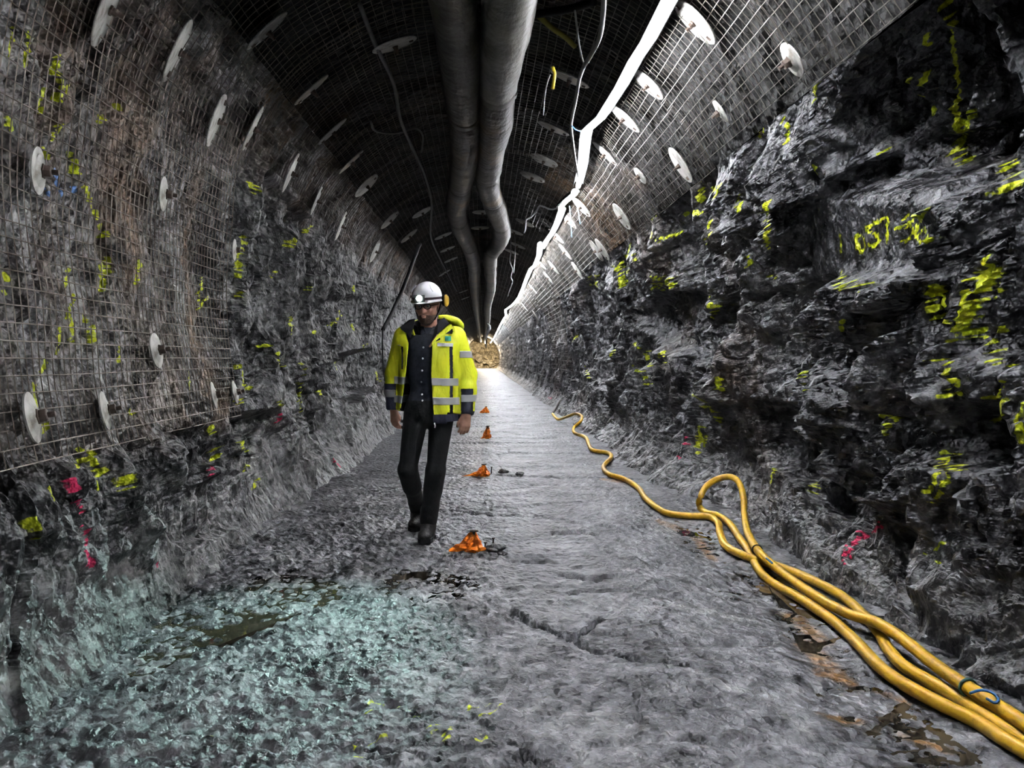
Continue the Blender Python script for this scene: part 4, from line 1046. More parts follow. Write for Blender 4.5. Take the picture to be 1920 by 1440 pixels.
# ------------------------------------------------------------------ person (distance fields -> one continuous skin)
class Field:
    def __init__(s, lo, hi, h):
        s.lo = np.array(lo, float); s.h = h
        s.n = np.ceil((np.array(hi) - s.lo) / h).astype(int) + 1
        s.f = np.full(s.n, 1.0, np.float32)
    def win(s, lo, hi):
        a = np.clip(np.floor((np.array(lo) - s.lo) / s.h).astype(int), 0, s.n - 1); b = np.clip(np.ceil((np.array(hi) - s.lo) / s.h).astype(int) + 1, 1, s.n)
        sl = tuple(slice(a[k], b[k]) for k in range(3))
        ax = [s.lo[k] + s.h * np.arange(a[k], b[k]) for k in range(3)]
        return sl, np.meshgrid(*ax, indexing='ij')
    def add(s, fn, lo, hi, k=0.02):
        m = 0.06 + k
        sl, (x, y, z) = s.win(np.array(lo) - m, np.array(hi) + m)
        d = fn(x, y, z); c = s.f[sl]
        hh = np.clip(0.5 + 0.5 * (c - d) / k, 0, 1)
        s.f[sl] = np.minimum(1.0, c * (1 - hh) + d * hh - k * hh * (1 - hh))
    def cut(s, fn, lo, hi, k=0.004):
        sl, (x, y, z) = s.win(lo, hi)
        s.f[sl] = np.maximum(s.f[sl], -fn(x, y, z))
    def keep(s, fn):
        sl, (x, y, z) = s.win(s.lo, s.lo + s.h * s.n)
        s.f[sl] = np.maximum(s.f[sl], fn(x, y, z))
    def cone(s, a, b, ra, rb, k=0.02, fl=(1, 1, 1)):
        a, b = np.array(a, float), np.array(b, float)
        e = b - a; L2 = e @ e + 1e-9
        def fn(x, y, z):
            t = np.clip(((x - a[0]) * e[0] + (y - a[1]) * e[1] + (z - a[2]) * e[2]) / L2, 0, 1)
            return np.sqrt(((x - a[0] - t * e[0]) / fl[0]) ** 2 + ((y - a[1] - t * e[1]) / fl[1]) ** 2 + ((z - a[2] - t * e[2]) / fl[2]) ** 2) - (ra + t * (rb - ra))
        m = max(ra, rb) * max(fl)
        s.add(fn, np.minimum(a, b) - m, np.maximum(a, b) + m, k)
    def ell(s, c, r, k=0.02, M=None):
        c, r = np.array(c, float), np.array(r, float)
        def fn(x, y, z):
            p = np.stack([x - c[0], y - c[1], z - c[2]], -1)
            if M is not None: p = p @ M            # into the local frame
            q = np.sqrt((p / r) ** 2 @ np.ones(3)); g = np.sqrt((p / r ** 2) ** 2 @ np.ones(3)) + 1e-9
            return q * (q - 1) / g
        m = r.max()
        s.add(fn, c - m, c + m, k)
    def mesh(s):
        f = s.f; n = f.shape
        neg = f < 0
        cnt = np.zeros(tuple(k - 1 for k in n), np.float32); acc = [np.zeros(cnt.shape, np.float32) for _ in range(3)]
        cs = [(a, b, c) for a in (0, 1) for b in (0, 1) for c in (0, 1)]
        def sub(a, o): return a[o[0]:n[0] - 1 + o[0], o[1]:n[1] - 1 + o[1], o[2]:n[2] - 1 + o[2]]
        for i, o1 in enumerate(cs):
            for o2 in cs[i + 1:]:
                df = [o2[k] - o1[k] for k in range(3)]
                if sum(abs(q) for q in df) != 1: continue
                v1, v2 = sub(f, o1), sub(f, o2)
                cr = (v1 < 0) != (v2 < 0)
                t = np.where(cr, v1 / np.where(v1 == v2, 1, v1 - v2), 0)
                cnt += cr
                for k in range(3): acc[k] += np.where(cr, o1[k] + t * df[k], 0)
        act = cnt > 0
        idx = np.full(cnt.shape, -1, np.int64); idx[act] = np.arange(act.sum())
        I = np.argwhere(act)
        V = np.stack([acc[k][act] / cnt[act] for k in range(3)], 1) + I
        V = V * s.h + s.lo
        Fs = []
        for ax in range(3):
            sh = [slice(None)] * 3; sh2 = [slice(None)] * 3
            sh[ax] = slice(0, n[ax] - 1); sh2[ax] = slice(1, n[ax])
            cr = neg[tuple(sh)] != neg[tuple(sh2)]
            e = np.argwhere(cr); fl = neg[tuple(sh)][cr]
            o1, o2 = [k for k in range(3) if k != ax]
            ok = (e[:, o1] > 0) & (e[:, o2] > 0) & (e[:, o1] < n[o1] - 1) & (e[:, o2] < n[o2] - 1)
            e, fl = e[ok], fl[ok]
            def g(da, db):
                q = e.copy(); q[:, o1] -= da; q[:, o2] -= db
                return idx[q[:, 0], q[:, 1], q[:, 2]]
            Q = np.stack([g(0, 0), g(1, 0), g(1, 1), g(0, 1)], 1)
            sw = fl if ax == 1 else ~fl
            Q[sw] = Q[sw][:, ::-1]
            Fs.append(Q)
        F = np.vstack(Fs)
        return V, F[(F >= 0).all(1)]
def smooth_mesh(V, F, it=2, w=0.5):
    for _ in range(it):
        A = np.zeros_like(V); c = np.zeros(len(V))
        for k in range(4):
            for j in ((k + 1) % 4, (k + 3) % 4):
                np.add.at(A, F[:, k], V[F[:, j]]); np.add.at(c, F[:, k], 1)
        V = V * (1 - w) + w * A / np.maximum(c, 1)[:, None]
    return V
PX0, PY0 = -0.385, 5.50
person = thing('person', 'person in open yellow high-visibility jacket and white helmet walking with head lowered', 'person', (PX0, PY0, floor_z(-0.38, 5.45)))
M_SKIN = plain('skin', (0.52, 0.27, 0.19), 0.55, var=0.12, scale=25)
M_SHIRT = plain('dark_shirt', (0.016, 0.019, 0.030), 0.8, var=0.5, scale=40)
M_TROUSER = plain('black_trousers', (0.010, 0.010, 0.011), 0.85, var=0.4, scale=20, bump=0.4, bscale=30)
def fab(name, col, var=0.06):
    g = N(name); v = g.coord()
    g.set(Base_Color=g.ramp(g.noise(v, 9, 3), [(0.3, tuple(c * (1 - var) for c in col)), (0.7, col)]), Roughness=0.6,
          Normal=g.bump(g.noise(g.coord((1.6, 1.6, 0.6)), 9, 3, 0.55, 0.8), 0.55, 0.03))
    return g.m
M_HIVIS = fab('hivis_yellow_fabric', (0.85, 0.88, 0.02))
M_NAVY = fab('navy_fabric', (0.018, 0.020, 0.045), 0.3)
M_LINING = plain('black_lining', (0.008, 0.008, 0.010), 0.85)
M_REFL = plain('reflective_silver_tape', (0.46, 0.46, 0.47), 0.38, 0.25, var=0.06)
M_WHITE = plain('white_shell', (0.74, 0.74, 0.76), 0.28, var=0.05)
M_BOOT = plain('dirty_boot_leather', (0.022, 0.020, 0.019), 0.6, var=0.6, scale=30, bump=0.5)
M_HAIR = plain('brown_hair', (0.085, 0.050, 0.034), 0.7, var=0.5, scale=120, bump=0.6, bscale=200)

yaw, pit = math.radians(-14), math.radians(8)        # head turned to image left and lowered
HM = np.array(Matrix.Rotation(yaw, 3, 'Z') @ Matrix.Rotation(pit, 3, 'X'))   # local (x right in picture, y away, z up) -> person
HC = np.array([-0.004, -0.045, 1.672])
def hd(x, y, z): return HC + HM @ np.array([x, y, z])

def hand(fld, wrist, dirn, side, out):
    """relaxed hand hanging from the wrist; side = +1 thumb towards -x, out = normal of the back of the hand"""
    w = np.array(wrist, float); d = np.array(dirn, float); d /= np.linalg.norm(d)
    n = np.array(out, float); n -= d * (n @ d); n /= np.linalg.norm(n)
    u = np.cross(d, n) * side                              # towards the thumb
    fld.cone(w - d * 0.02, w + d * 0.02, 0.027, 0.028, 0.012)
    for q in (-0.027, -0.009, 0.009, 0.027):
        fld.cone(w + d * 0.015 + u * q * 0.7, w + d * 0.085 + u * q, 0.018, 0.0145, 0.010)
    L = [0.070, 0.082, 0.077, 0.060]
    for q, l in zip((0.030, 0.010, -0.011, -0.030), L):
        a = w + d * 0.085 + u * q
        d1 = d * 0.93 - n * 0.36; d2 = d * 0.62 - n * 0.78; d3 = d * 0.2 - n * 0.98
        b = a + d1 * l * 0.46; c = b + d2 * l * 0.32; e = c + d3 * l * 0.24
        fld.cone(a, b, 0.0105, 0.0095, 0.004); fld.cone(b, c, 0.0095, 0.0088, 0.004); fld.cone(c, e, 0.0088, 0.0075, 0.004)
    a = w + d * 0.03 + u * 0.026; b = a + d * 0.035 + u * 0.020 - n * 0.012; c = b + d * 0.032 + u * 0.002 - n * 0.014
    fld.cone(a, b, 0.0145, 0.012, 0.008); fld.cone(b, c, 0.012, 0.009, 0.004)

SH_L, EL_L, WR_L = (-0.190, 0.02, 1.455), (-0.245, 0.07, 1.185), (-0.250, 0.03, 0.935)
SH_R, EL_R, WR_R = (0.212, 0.01, 1.455), (0.272, 0.02, 1.180), (0.268, -0.06, 0.905)
HIP_L, KN_L, AN_L = (-0.088, 0.0, 0.90), (-0.152, 0.0, 0.50), (-0.112, 0.40, 0.135)
HIP_R, KN_R, AN_R = (0.094, 0.0, 0.90), (0.050, -0.05, 0.50), (-0.008, 0.03, 0.12)
B = Field((-0.40, -0.27, -0.02), (0.42, 0.62, 1.86), 0.0062)
# trunk, hips, legs
B.ell((0.012, 0.0, 1.22), (0.165, 0.115, 0.27), 0.04); B.ell((0.012, 0.0, 1.36), (0.175, 0.11, 0.14), 0.05)
B.ell((0.0, 0.0, 0.95), (0.165, 0.125, 0.15), 0.05)
B.cone(HIP_L, KN_L, 0.092, 0.064, 0.02); B.cone(KN_L, AN_L, 0.068, 0.054, 0.02)
B.cone(HIP_R, KN_R, 0.090, 0.064, 0.02); B.cone(KN_R, AN_R, 0.068, 0.058, 0.02)
B.cone(KN_L, np.array(KN_L) * 0.6 + np.array(AN_L) * 0.4, 0.068, 0.070, 0.02); B.cone(KN_R, np.array(KN_R) * 0.6 + np.array(AN_R) * 0.4 + (0, .02, 0), 0.068, 0.066, 0.02)
# trouser stacks at the ankle
for A_, K_ in ((AN_L, KN_L), (AN_R, KN_R)):
    A_, K_ = np.array(A_), np.array(K_); e = (K_ - A_) / np.linalg.norm(K_ - A_)
    for q in (0.02, 0.06, 0.11): B.cone(A_ + e * q + (0, -0.006, 0), A_ + e * (q + 0.012), 0.062, 0.060, 0.012)
# arms
B.cone(SH_L, EL_L, 0.052, 0.044, 0.03); B.cone(EL_L, WR_L, 0.043, 0.028, 0.02)
B.cone(SH_R, EL_R, 0.052, 0.044, 0.03); B.cone(EL_R, WR_R, 0.043, 0.028, 0.02)
hand(B, WR_L, (0.05, -0.18, -1.0), -1, (-0.75, -0.65, 0)); hand(B, WR_R, (-0.10, -0.22, -1.0), 1, (0.35, -0.94, 0))
# neck and head
B.cone((0.005, 0.005, 1.44), hd(0, 0.02, -0.04), 0.062, 0.055, 0.03)
B.ell(hd(0, 0.012, 0.035), (0.077, 0.096, 0.105), 0.02, HM)
B.ell(hd(0, -0.018, -0.045), (0.064, 0.074, 0.082), 0.03, HM)
B.ell(hd(0, -0.052, -0.098), (0.034, 0.030, 0.026), 0.03, HM)
B.ell(hd(0, -0.078, 0.020), (0.052, 0.016, 0.014), 0.015, HM)                       # brow
B.cone(hd(0, -0.086, 0.005), hd(0, -0.108, -0.034), 0.010, 0.015, 0.012)            # nose
for q in (-1, 1):
    B.ell(hd(q * 0.012, -0.098, -0.036), (0.010, 0.011, 0.009), 0.006, HM)
    B.ell(hd(q * 0.040, -0.066, -0.028), (0.026, 0.022, 0.022), 0.02, HM)           # cheeks
    B.ell(hd(q * 0.079, 0.012, -0.005), (0.010, 0.018, 0.032), 0.006, HM)           # ears
B.ell(hd(0, -0.089, -0.066), (0.024, 0.010, 0.0065), 0.006, HM); B.ell(hd(0, -0.088, -0.080), (0.021, 0.011, 0.007), 0.006, HM)   # lips
for q in (-1, 1): B.cut(lambda x, y, z, c=hd(q * 0.031, -0.090, 0.000): np.sqrt(((x - c[0]) / 1.5) ** 2 + (y - c[1]) ** 2 + (z - c[2]) ** 2) - 0.012, hd(q * 0.031, -0.09, 0) - 0.03, hd(q * 0.031, -0.09, 0) + 0.03)
V, F = B.mesh(); V = smooth_mesh(V, F, 1, 0.4)
c = V[F].mean(1)
loc_h = (c - HC) @ HM
fm = np.where(c[:, 2] < 1.0, 1, 0)                                                  # 0 shirt 1 trousers 2 skin
fm[(np.abs(c[:, 0]) > 0.2) & (c[:, 2] > 0.86)] = 0
fm[((c[:, 0] < -0.197) | (c[:, 0] > 0.203)) & (c[:, 2] < 0.955) & (c[:, 2] > 0.70)] = 2
fm[(c[:, 2] > 1.515) & (np.abs(c[:, 0]) < 0.15)] = 2
me = mesh_from('body', V, F, mats=[M_SHIRT, M_TROUSER, M_SKIN], smooth=True, fmat=fm)
link('body', me, person, label='dark shirt, black trousers, bare hands and face')

# beard, hair, eyes, glasses
Fb = Field(hd(0, -0.03, -0.07) - 0.15, hd(0, -0.03, -0.07) + 0.15, 0.004)
Fb.ell(hd(0, -0.018, -0.050), (0.068, 0.079, 0.086), 0.02, HM); Fb.ell(hd(0, -0.056, -0.104), (0.040, 0.035, 0.032), 0.03, HM)
sl, (x, y, z) = Fb.win(Fb.lo, Fb.lo + Fb.h * Fb.n)
lp = (np.stack([x, y, z], -1) - HC) @ HM
Fb.f = np.maximum(Fb.f, (lp[..., 2] + 0.068 + 0.5 * np.maximum(0, 0.045 - np.abs(lp[..., 0])) * -1 * (lp[..., 1] < -0.02) * 0.6).astype(np.float32))
Fb.f = np.maximum(Fb.f, -(np.sqrt((lp[..., 0] / 1.9) ** 2 + (lp[..., 1] + 0.10) ** 2 + ((lp[..., 2] + 0.070) * 1.3) ** 2) - 0.0125).astype(np.float32))
V, F = Fb.mesh()
obj('beard', smooth_mesh(V, F, 1), F, M_HAIR, person, True, label='short dark beard')
Fh = Field(hd(0, 0.03, 0.0) - 0.16, hd(0, 0.03, 0.0) + 0.16, 0.005)
Fh.ell(hd(0, 0.022, 0.015), (0.083, 0.096, 0.110), 0.01, HM)
sl, (x, y, z) = Fh.win(Fh.lo, Fh.lo + Fh.h * Fh.n); lp = (np.stack([x, y, z], -1) - HC) @ HM
Fh.f = np.maximum(Fh.f, (-(lp[..., 1] - 0.005 - 0.3 * np.minimum(0, lp[..., 2] - 0.03))).astype(np.float32))
V, F = Fh.mesh(); obj('hair', V, F, M_HAIR, person, True, label='short brown hair under the helmet')
def head_obj(name, V, F, mat, parent, smooth=True, **kw):
    return obj(name, np.array([hd(*p) for p in np.asarray(V, float)]), F, mat, parent, smooth, **kw)
def sphere_vf(c, r, nu=10, nv=14, sc=(1, 1, 1)):
    V = [(c[0] + r * sc[0] * math.sin(math.pi * i / nu) * math.cos(2 * math.pi * k / nv), c[1] + r * sc[1] * math.sin(math.pi * i / nu) * math.sin(2 * math.pi * k / nv), c[2] + r * sc[2] * math.cos(math.pi * i / nu)) for i in range(nu + 1) for k in range(nv)]
    F = [(i * nv + k, (i + 1) * nv + k, (i + 1) * nv + (k + 1) % nv, i * nv + (k + 1) % nv) for i in range(nu) for k in range(nv)]
    return V, F
M_EYE = plain('eye_white', (0.65, 0.62, 0.58), 0.2, var=0.05)
for q in (-1, 1):
    V, F = sphere_vf((q * 0.031, -0.078, 0.000), 0.0125); e = head_obj('eye', V, F, M_EYE, person)
    V, F = sphere_vf((q * 0.031, -0.0885, -0.003), 0.0045, sc=(1, 0.6, 1)); head_obj('iris', V, F, M_BLACK, e)
gl = []
for q in (-1, 1):
    a = np.linspace(0, 2 * math.pi, 25)
    R_ = np.stack([q * 0.033 + 0.025 * np.cos(a) * (1 + 0.06 * np.cos(2 * a)), -0.106 - 0.0 * a, -0.002 + 0.018 * np.sin(a)], 1)
    gl.append(tubes(R_, 0.0026, 6, False, up=(0, 1, 0.01)))
    gl.append(tubes(np.array([(q * 0.058, -0.104, 0.004), (q * 0.076, -0.06, 0.006), (q * 0.082, 0.0, 0.006)]), 0.0026, 6, False))
gl.append(tubes(np.array([(-0.009, -0.107, 0.0), (0, -0.110, 0.003), (0.009, -0.107, 0.0)]), 0.0026, 6, False))
V, F = join_vf(gl)
glasses = head_obj('glasses', V, F, M_BLACK, person, label='dark framed glasses')
g = N('lens_glass'); g.set(Base_Color=(0.75, 0.80, 0.78), Roughness=0.05, IOR=1.45, Alpha=0.14)
for q in (-1, 1):
    a = np.linspace(0, 2 * math.pi, 24, endpoint=False)
    V = [(q * 0.033 + 0.0245 * math.cos(t), -0.1055, -0.002 + 0.0175 * math.sin(t)) for t in a] + [(q * 0.033 + 0.0245 * math.cos(t), -0.1045, -0.002 + 0.0175 * math.sin(t)) for t in a]
    F = [tuple(range(24)), tuple(range(47, 23, -1))] + [(k, 24 + k, 24 + (k + 1) % 24, (k + 1) % 24) for k in range(24)]
    head_obj('lens', V, F, g.m, glasses, False)

# helmet
hel = []
nu, nv = 16, 40
for i in range(nu + 1):
    th = 0.5 * math.pi * i / nu
    for k in range(nv):
        a = 2 * math.pi * k / nv
        rx, ry = 0.101, 0.128
        ridge = 1 + 0.022 * math.exp(-(math.sin(a - math.pi / 2) ** 2 < 2) * (math.cos(a) * math.sin(th) / 0.16) ** 2) * math.sin(th * 2) * 0.7
        hel.append((rx * math.sin(th) * math.cos(a) * ridge, 0.005 + ry * math.sin(th) * math.sin(a) * ridge, 0.060 + 0.106 * math.cos(th) * ridge))
F = [(i * nv + k, (i + 1) * nv + k, (i + 1) * nv + (k + 1) % nv, i * nv + (k + 1) % nv) for i in range(nu) for k in range(nv)]
# skirt, brim, inner return
def rim(rx, ry, z, pk):
    out = []
    for k in range(nv):
        a = 2 * math.pi * k / nv
        f = max(0, -math.sin(a)) ** 2
        out.append(((rx + pk * 0.2 * f) * math.cos(a), 0.005 + (ry + pk * f) * math.sin(a), z - 0.010 * f * (pk > 0)))
    return out
base_i = nu * nv
for q in (rim(0.103, 0.130, 0.040, 0.0), rim(0.111, 0.138, 0.034, 0.034), rim(0.110, 0.137, 0.028, 0.033), rim(0.098, 0.124, 0.032, 0.0), rim(0.096, 0.12, 0.06, 0.0)):
    s0 = len(hel) - nv; hel += q; s1 = len(hel) - nv
    F += [(s0 + k, s1 + k, s1 + (k + 1) % nv, s0 + (k + 1) % nv) for k in range(nv)]
helmet = head_obj('helmet', hel, F, M_WHITE, person, label='white safety helmet')
V = []
for z in (0.044, 0.060):
    for k in range(nv):
        a = 2 * math.pi * k / nv; V.append((0.1055 * math.cos(a), 0.005 + 0.1325 * math.sin(a), z))
F = [(k, (k + 1) % nv, nv + (k + 1) % nv, nv + k) for k in range(nv)]
head_obj('lamp_strap', V, F, plain('dark_strap', (0.05, 0.03, 0.04), 0.7), helmet, label='dark lamp strap')
V, F = join_vf([tubes(np.array([(-0.05 * q, -0.075, 0.145), (-0.065 * q, -0.10, 0.12), (-0.078 * q, -0.10, 0.10)]), 0.004, 5, False) for q in (1, -1)])
head_obj('vent_ridge', V, F, M_WHITE, helmet)
V, F = join_vf([box_vf((-0.004, -0.150, 0.058), (0.032, 0.012, 0.022)), box_vf((-0.004, -0.137, 0.058), (0.022, 0.010, 0.015))])
lamp = head_obj('headlamp', V, F, M_BLACK, helmet, False, label='lit headlamp')
g = N('headlamp_led'); em = g.n('ShaderNodeEmission'); em.inputs[0].default_value = (0.80, 1.0, 0.92, 1); em.inputs[1].default_value = 220; g.l(em.outputs[0], g.out.inputs[0])
V, F = sphere_vf((-0.004, -0.162, 0.058), 0.021, sc=(1, 0.35, 1))
head_obj('lamp_lens', V, F, g.m, lamp)
# ear defender on the picture's right side, swung up
M_MUFF = plain('yellow_muff', (0.70, 0.42, 0.04), 0.45)
V, F = sphere_vf((0.130, 0.03, 0.030), 0.036, sc=(0.55, 0.9, 1.25)); muff = head_obj('ear_muff', V, F, M_MUFF, helmet, label='yellow ear defender')
V, F = sphere_vf((0.115, 0.03, 0.030), 0.034, sc=(0.55, 0.9, 1.2)); head_obj('ear_cushion', V, F, M_BLACK, muff)
V, F = tubes(np.array([(0.110, 0.02, 0.045), (0.130, 0.025, 0.075), (0.140, 0.03, 0.06)]), 0.007, 6, False); head_obj('muff_arm', V, F, M_BLACK, muff)
for q in (-1, 1):
    V, F = tubes(np.array([(q * 0.098, 0.015, 0.02), (q * 0.084, -0.005, -0.04), (q * 0.062, -0.03, -0.095), (0.0, -0.05, -0.135)]), 0.0055, 6, False)
    head_obj('chin_strap', V, F, M_BLACK, helmet)

# jacket -------------------------------------------------------------
def torso_d(x, y, z, grow=0.0):
    Z = [0.80, 0.86, 1.0, 1.15, 1.30, 1.40, 1.46, 1.50, 1.545]
    ca = np.interp(z, Z, [-0.005, -0.002, 0.004, 0.010, 0.012, 0.012, 0.012, 0.012, 0.012])
    a = np.interp(z, Z, [0.236, 0.234, 0.222, 0.212, 0.222, 0.222, 0.192, 0.150, 0.115]) + grow
    b = np.interp(z, Z, [0.165, 0.165, 0.160, 0.158, 0.158, 0.150, 0.132, 0.115, 0.100]) + grow
    p = 2.4
    q = ((np.abs(x - ca) / a) ** p + (np.abs(y) / b) ** p) ** (1 / p)
    fold = 0.005 * np.sin(x * 60 + 14 * z) * np.sin(z * 11 + 1.0) + 0.004 * np.sin(x * 31 - z * 23)
    return (q - 1) * np.minimum(a, b) * 0.92 + fold
def opening(x, y, z):
    """>0 outside the front opening"""
    xl = np.interp(z, [0.80, 0.90, 1.20, 1.40, 1.46, 1.55], [-0.205, -0.195, -0.150, -0.130, -0.150, -0.160])
    xr = np.interp(z, [0.80, 0.90, 1.20, 1.40, 1.46, 1.55], [0.048, 0.044, 0.026, 0.036, 0.085, 0.13])
    return np.maximum(np.maximum(xl - x, x - xr), y + 0.02)
def jacket_field(h, lo, hi, grow):
    J = Field(lo, hi, h)
    zz = lambda x, y, z: z
    def tor(x, y, z):
        d = torso_d(x, y, z, grow)
        sh = np.maximum(d, -(d + 0.012 + 2 * grow))
        sh = np.maximum(sh, -opening(x, y, z))
        return np.maximum(np.maximum(sh, 0.842 - grow - z), z - 1.515)
    J.add(tor, J.lo, J.lo + J.h * J.n, 0.004)
    for S_, E_, W_, k in ((SH_L, EL_L, WR_L, 0), (SH_R, EL_R, WR_R, 1)):
        S_, E_, W_ = map(np.array, (S_, E_, W_))
        W2 = W_ * 0.92 + E_ * 0.08
        S2 = S_ * np.array([0.86, 1, 1]) + np.array([0, 0, -0.012])
        J.cone(S2, E_, 0.088 + grow, 0.072 + grow, 0.035); J.cone(E_, W2, 0.072 + grow, 0.060 + grow, 0.02)
        m = E_ * 0.55 + W_ * 0.45; J.cone(m + (0, 0, 0.02), m - (0, 0, 0.01), 0.072 + grow, 0.071 + grow, 0.02)
        # open cuff
        e = (W2 - E_) / np.linalg.norm(W2 - E_)
        end = W2 + e * 0.03
        def cf(x, y, z, end=end, e=e): return (x - end[0]) * e[0] + (y - end[1]) * e[1] + (z - end[2]) * e[2]
        sl, (x, y, z) = J.win(np.minimum(end, end + e * 0.2) - 0.12, np.maximum(end, end + e * 0.2) + 0.12)
        if x.size: J.f[sl] = np.maximum(J.f[sl], cf(x, y, z).astype(np.float32))
    # clear the inside so the shirt shows
    def inner(x, y, z):
        return np.maximum(torso_d(x, y, z, grow) + 0.012 + 2 * grow, z - 1.53)
    J.cut(inner, J.lo, J.lo + J.h * J.n)
    def front(x, y, z): return np.maximum(np.maximum(opening(x, y, z), np.abs(x) - 0.3), -(z - 0.80))
    J.cut(front, (-0.21, -0.27, 0.8), (0.14, -0.02, 1.56))
    return J
JB = ((-0.42, -0.24, 0.80), (0.44, 0.24, 1.60))
J = jacket_field(0.0055, *JB, 0.0)
V, F = J.mesh(); V = smooth_mesh(V, F, 1, 0.4)
c = V[F].mean(1)
ins = (torso_d(c[:, 0], c[:, 1], c[:, 2]) < -0.005) & (np.abs(c[:, 0]) < 0.21) & (c[:, 2] < 1.53)
ins |= (c[:, 2] > 1.47) & (np.abs(c[:, 0] - 0.012) < 0.16)
right_arm = c[:, 0] > 0.232
fm = np.zeros(len(F), int)
lowz = np.where(c[:, 0] > 0.04, 0.905, 0.80)
fm[(c[:, 2] < lowz) & ~right_arm] = 1                                    # navy hem
fm[(c[:, 0] < -0.232) & (c[:, 2] < 1.118)] = 1                            # left cuff
fm[right_arm & (c[:, 2] < 1.085) & (c[:, 0] < 0.318)] = 1                 # right cuff with the yellow outer stripe
fm[right_arm & (c[:, 2] < 0.925)] = 1
fm[(c[:, 0] > 0.155) & (c[:, 0] < 0.176) & (c[:, 1] < 0) & (c[:, 2] < 1.40)] = 1     # dark side strip
fm[(c[:, 0] > -0.185) & (c[:, 0] < -0.172) & (c[:, 1] < -0.04) & (c[:, 2] < 1.38) & (c[:, 2] > 1.22)] = 1
fm[ins] = 2
me = mesh_from('jacket', V, F, mats=[M_HIVIS, M_NAVY, M_LINING], smooth=True, fmat=fm)
jacket = link('jacket', me, person, label='fluorescent yellow jacket with navy hem and cuffs')
def band(z0, z1, x0, x1, sl=0.0, name='reflective_band', mat=None, yl=0.3):
    Bd = jacket_field(0.0045, (max(x0, -0.42) - 0.01, -0.24, z0 - 0.03), (x1 + 0.01, 0.24, z1 + 0.03), 0.0035)
    sl_, (x, y, z) = Bd.win(Bd.lo, Bd.lo + Bd.h * Bd.n)
    zz = z + sl * x
    Bd.f = np.maximum(Bd.f, np.maximum(np.maximum(z0 - zz, zz - z1), np.maximum(np.maximum(x0 - x, x - x1), y - yl)).astype(np.float32))
    V, F = Bd.mesh()
    if len(F): obj(name, V, F, mat or M_REFL, jacket, True)
z_of = lambda py: 1.30 + (672 - py) * 0.00382
band(z_of(722), z_of(708), -0.245, 0.215, 0.03); band(z_of(757), z_of(743), -0.245, 0.222, 0.03)
band(z_of(672), z_of(659), 0.222, 0.42, 0.0); band(z_of(753), z_of(740), 0.232, 0.42, 0.0)
band(z_of(668), z_of(656), -0.42, -0.19, 0.35); band(z_of(745), z_of(731), -0.42, -0.235, 0.0)
def patch(px0, px1, py0, py1, mat, name, off=0.006, slant=0.0, label=None):
    """small rectangle laid on the front of the jacket"""
    nx, nz = 8, 4
    V = []
    for lay in (0.0, off):
        for j in range(nz + 1):
            for i in range(nx + 1):
                px_ = px0 + (px1 - px0) * i / nx; py_ = py0 + (py1 - py0) * j / nz + slant * (i / nx - 0.5)
                x = (px_ - 805) * 0.00382 * 0.98; z = z_of(py_)
                ys = np.linspace(-0.24, 0.0, 240)
                d = torso_d(np.full(240, x), ys, np.full(240, z))
                y = ys[np.argmax(d < 0.002)]
                V.append((x, y - lay - 0.001, z))
    n1 = (nx + 1) * (nz + 1)
    F = []
    for L in (0, n1):
        for j in range(nz):
            for i in range(nx):
                q = L + j * (nx + 1) + i; F.append((q, q + 1, q + nx + 2, q + nx + 1))
    edge = [i for i in range(nx + 1)] + [j * (nx + 1) + nx for j in range(1, nz + 1)] + [nz * (nx + 1) + i for i in range(nx - 1, -1, -1)] + [j * (nx + 1) for j in range(nz - 1, 0, -1)]
    for a_, b_ in zip(edge, edge[1:] + edge[:1]): F.append((a_, b_, n1 + b_, n1 + a_))
    obj(name, V, F, mat, jacket, label=label)
patch(824, 853, 645, 651, plain('name_tag', (0.60, 0.62, 0.62), 0.5), 'name_tag', 0.008, 0.5, 'pale name tag')
patch(838, 849, 632, 641, plain('green_badge', (0.02, 0.36, 0.26), 0.6), 'badge', 0.006, 0, 'green badge')
patch(821, 829, 637, 640.5, M_BLACK, 'velcro_tab', 0.006, -3); patch(845, 853, 622, 626, M_BLACK, 'velcro_tab', 0.006, -4)
patch(816, 862, 775, 788, M_NAVY, 'hem_flap', 0.006, 0)
# collar: flared stand-up band, yellow outside, black inside; hood roll behind
def collar(name, r0, z0, r1, z1, a0, a1, mat, thick=0.008, parent=None, cx=0.012):
    V, n, m = [], 48, 7
    for lay in (0, 1):
        for j in range(m + 1):
            u = j / m
            for i in range(n + 1):
                a = a0 + (a1 - a0) * i / n
                rx = r0[0] + (r1[0] - r0[0]) * u + lay * thick; ry = r0[1] + (r1[1] - r0[1]) * u + lay * thick
                back = 0.5 + 0.5 * math.sin(a)                     # 1 at the nape
                z = z0 + (z1 - z0) * u + 0.045 * back * u - 0.02 * (1 - back) + 0.004 * math.sin(7 * a) * u
                V.append((cx + rx * math.cos(a), 0.012 + ry * math.sin(a), z))
    k = (n + 1) * (m + 1); F = []
    for j in range(m):
        for i in range(n):
            q = j * (n + 1) + i
            F.append((q, q + 1, q + n + 2, q + n + 1)); F.append((k + q + n + 1, k + q + n + 2, k + q + 1, k + q))
    for i in range(n): F.append((m * (n + 1) + i, m * (n + 1) + i + 1, k + m * (n + 1) + i + 1, k + m * (n + 1) + i)); F.append((i + 1, i, k + i, k + i + 1))
    for j in range(m):
        for i in (0, n): q = j * (n + 1) + i; F.append((q, q + n + 1, k + q + n + 1, k + q))
    return obj(name, V, F, mat, parent or jacket, True)
R_ = math.radians
collar('collar', (0.118, 0.100), 1.475, (0.150, 0.118), 1.540, R_(-46), R_(212), M_HIVIS)
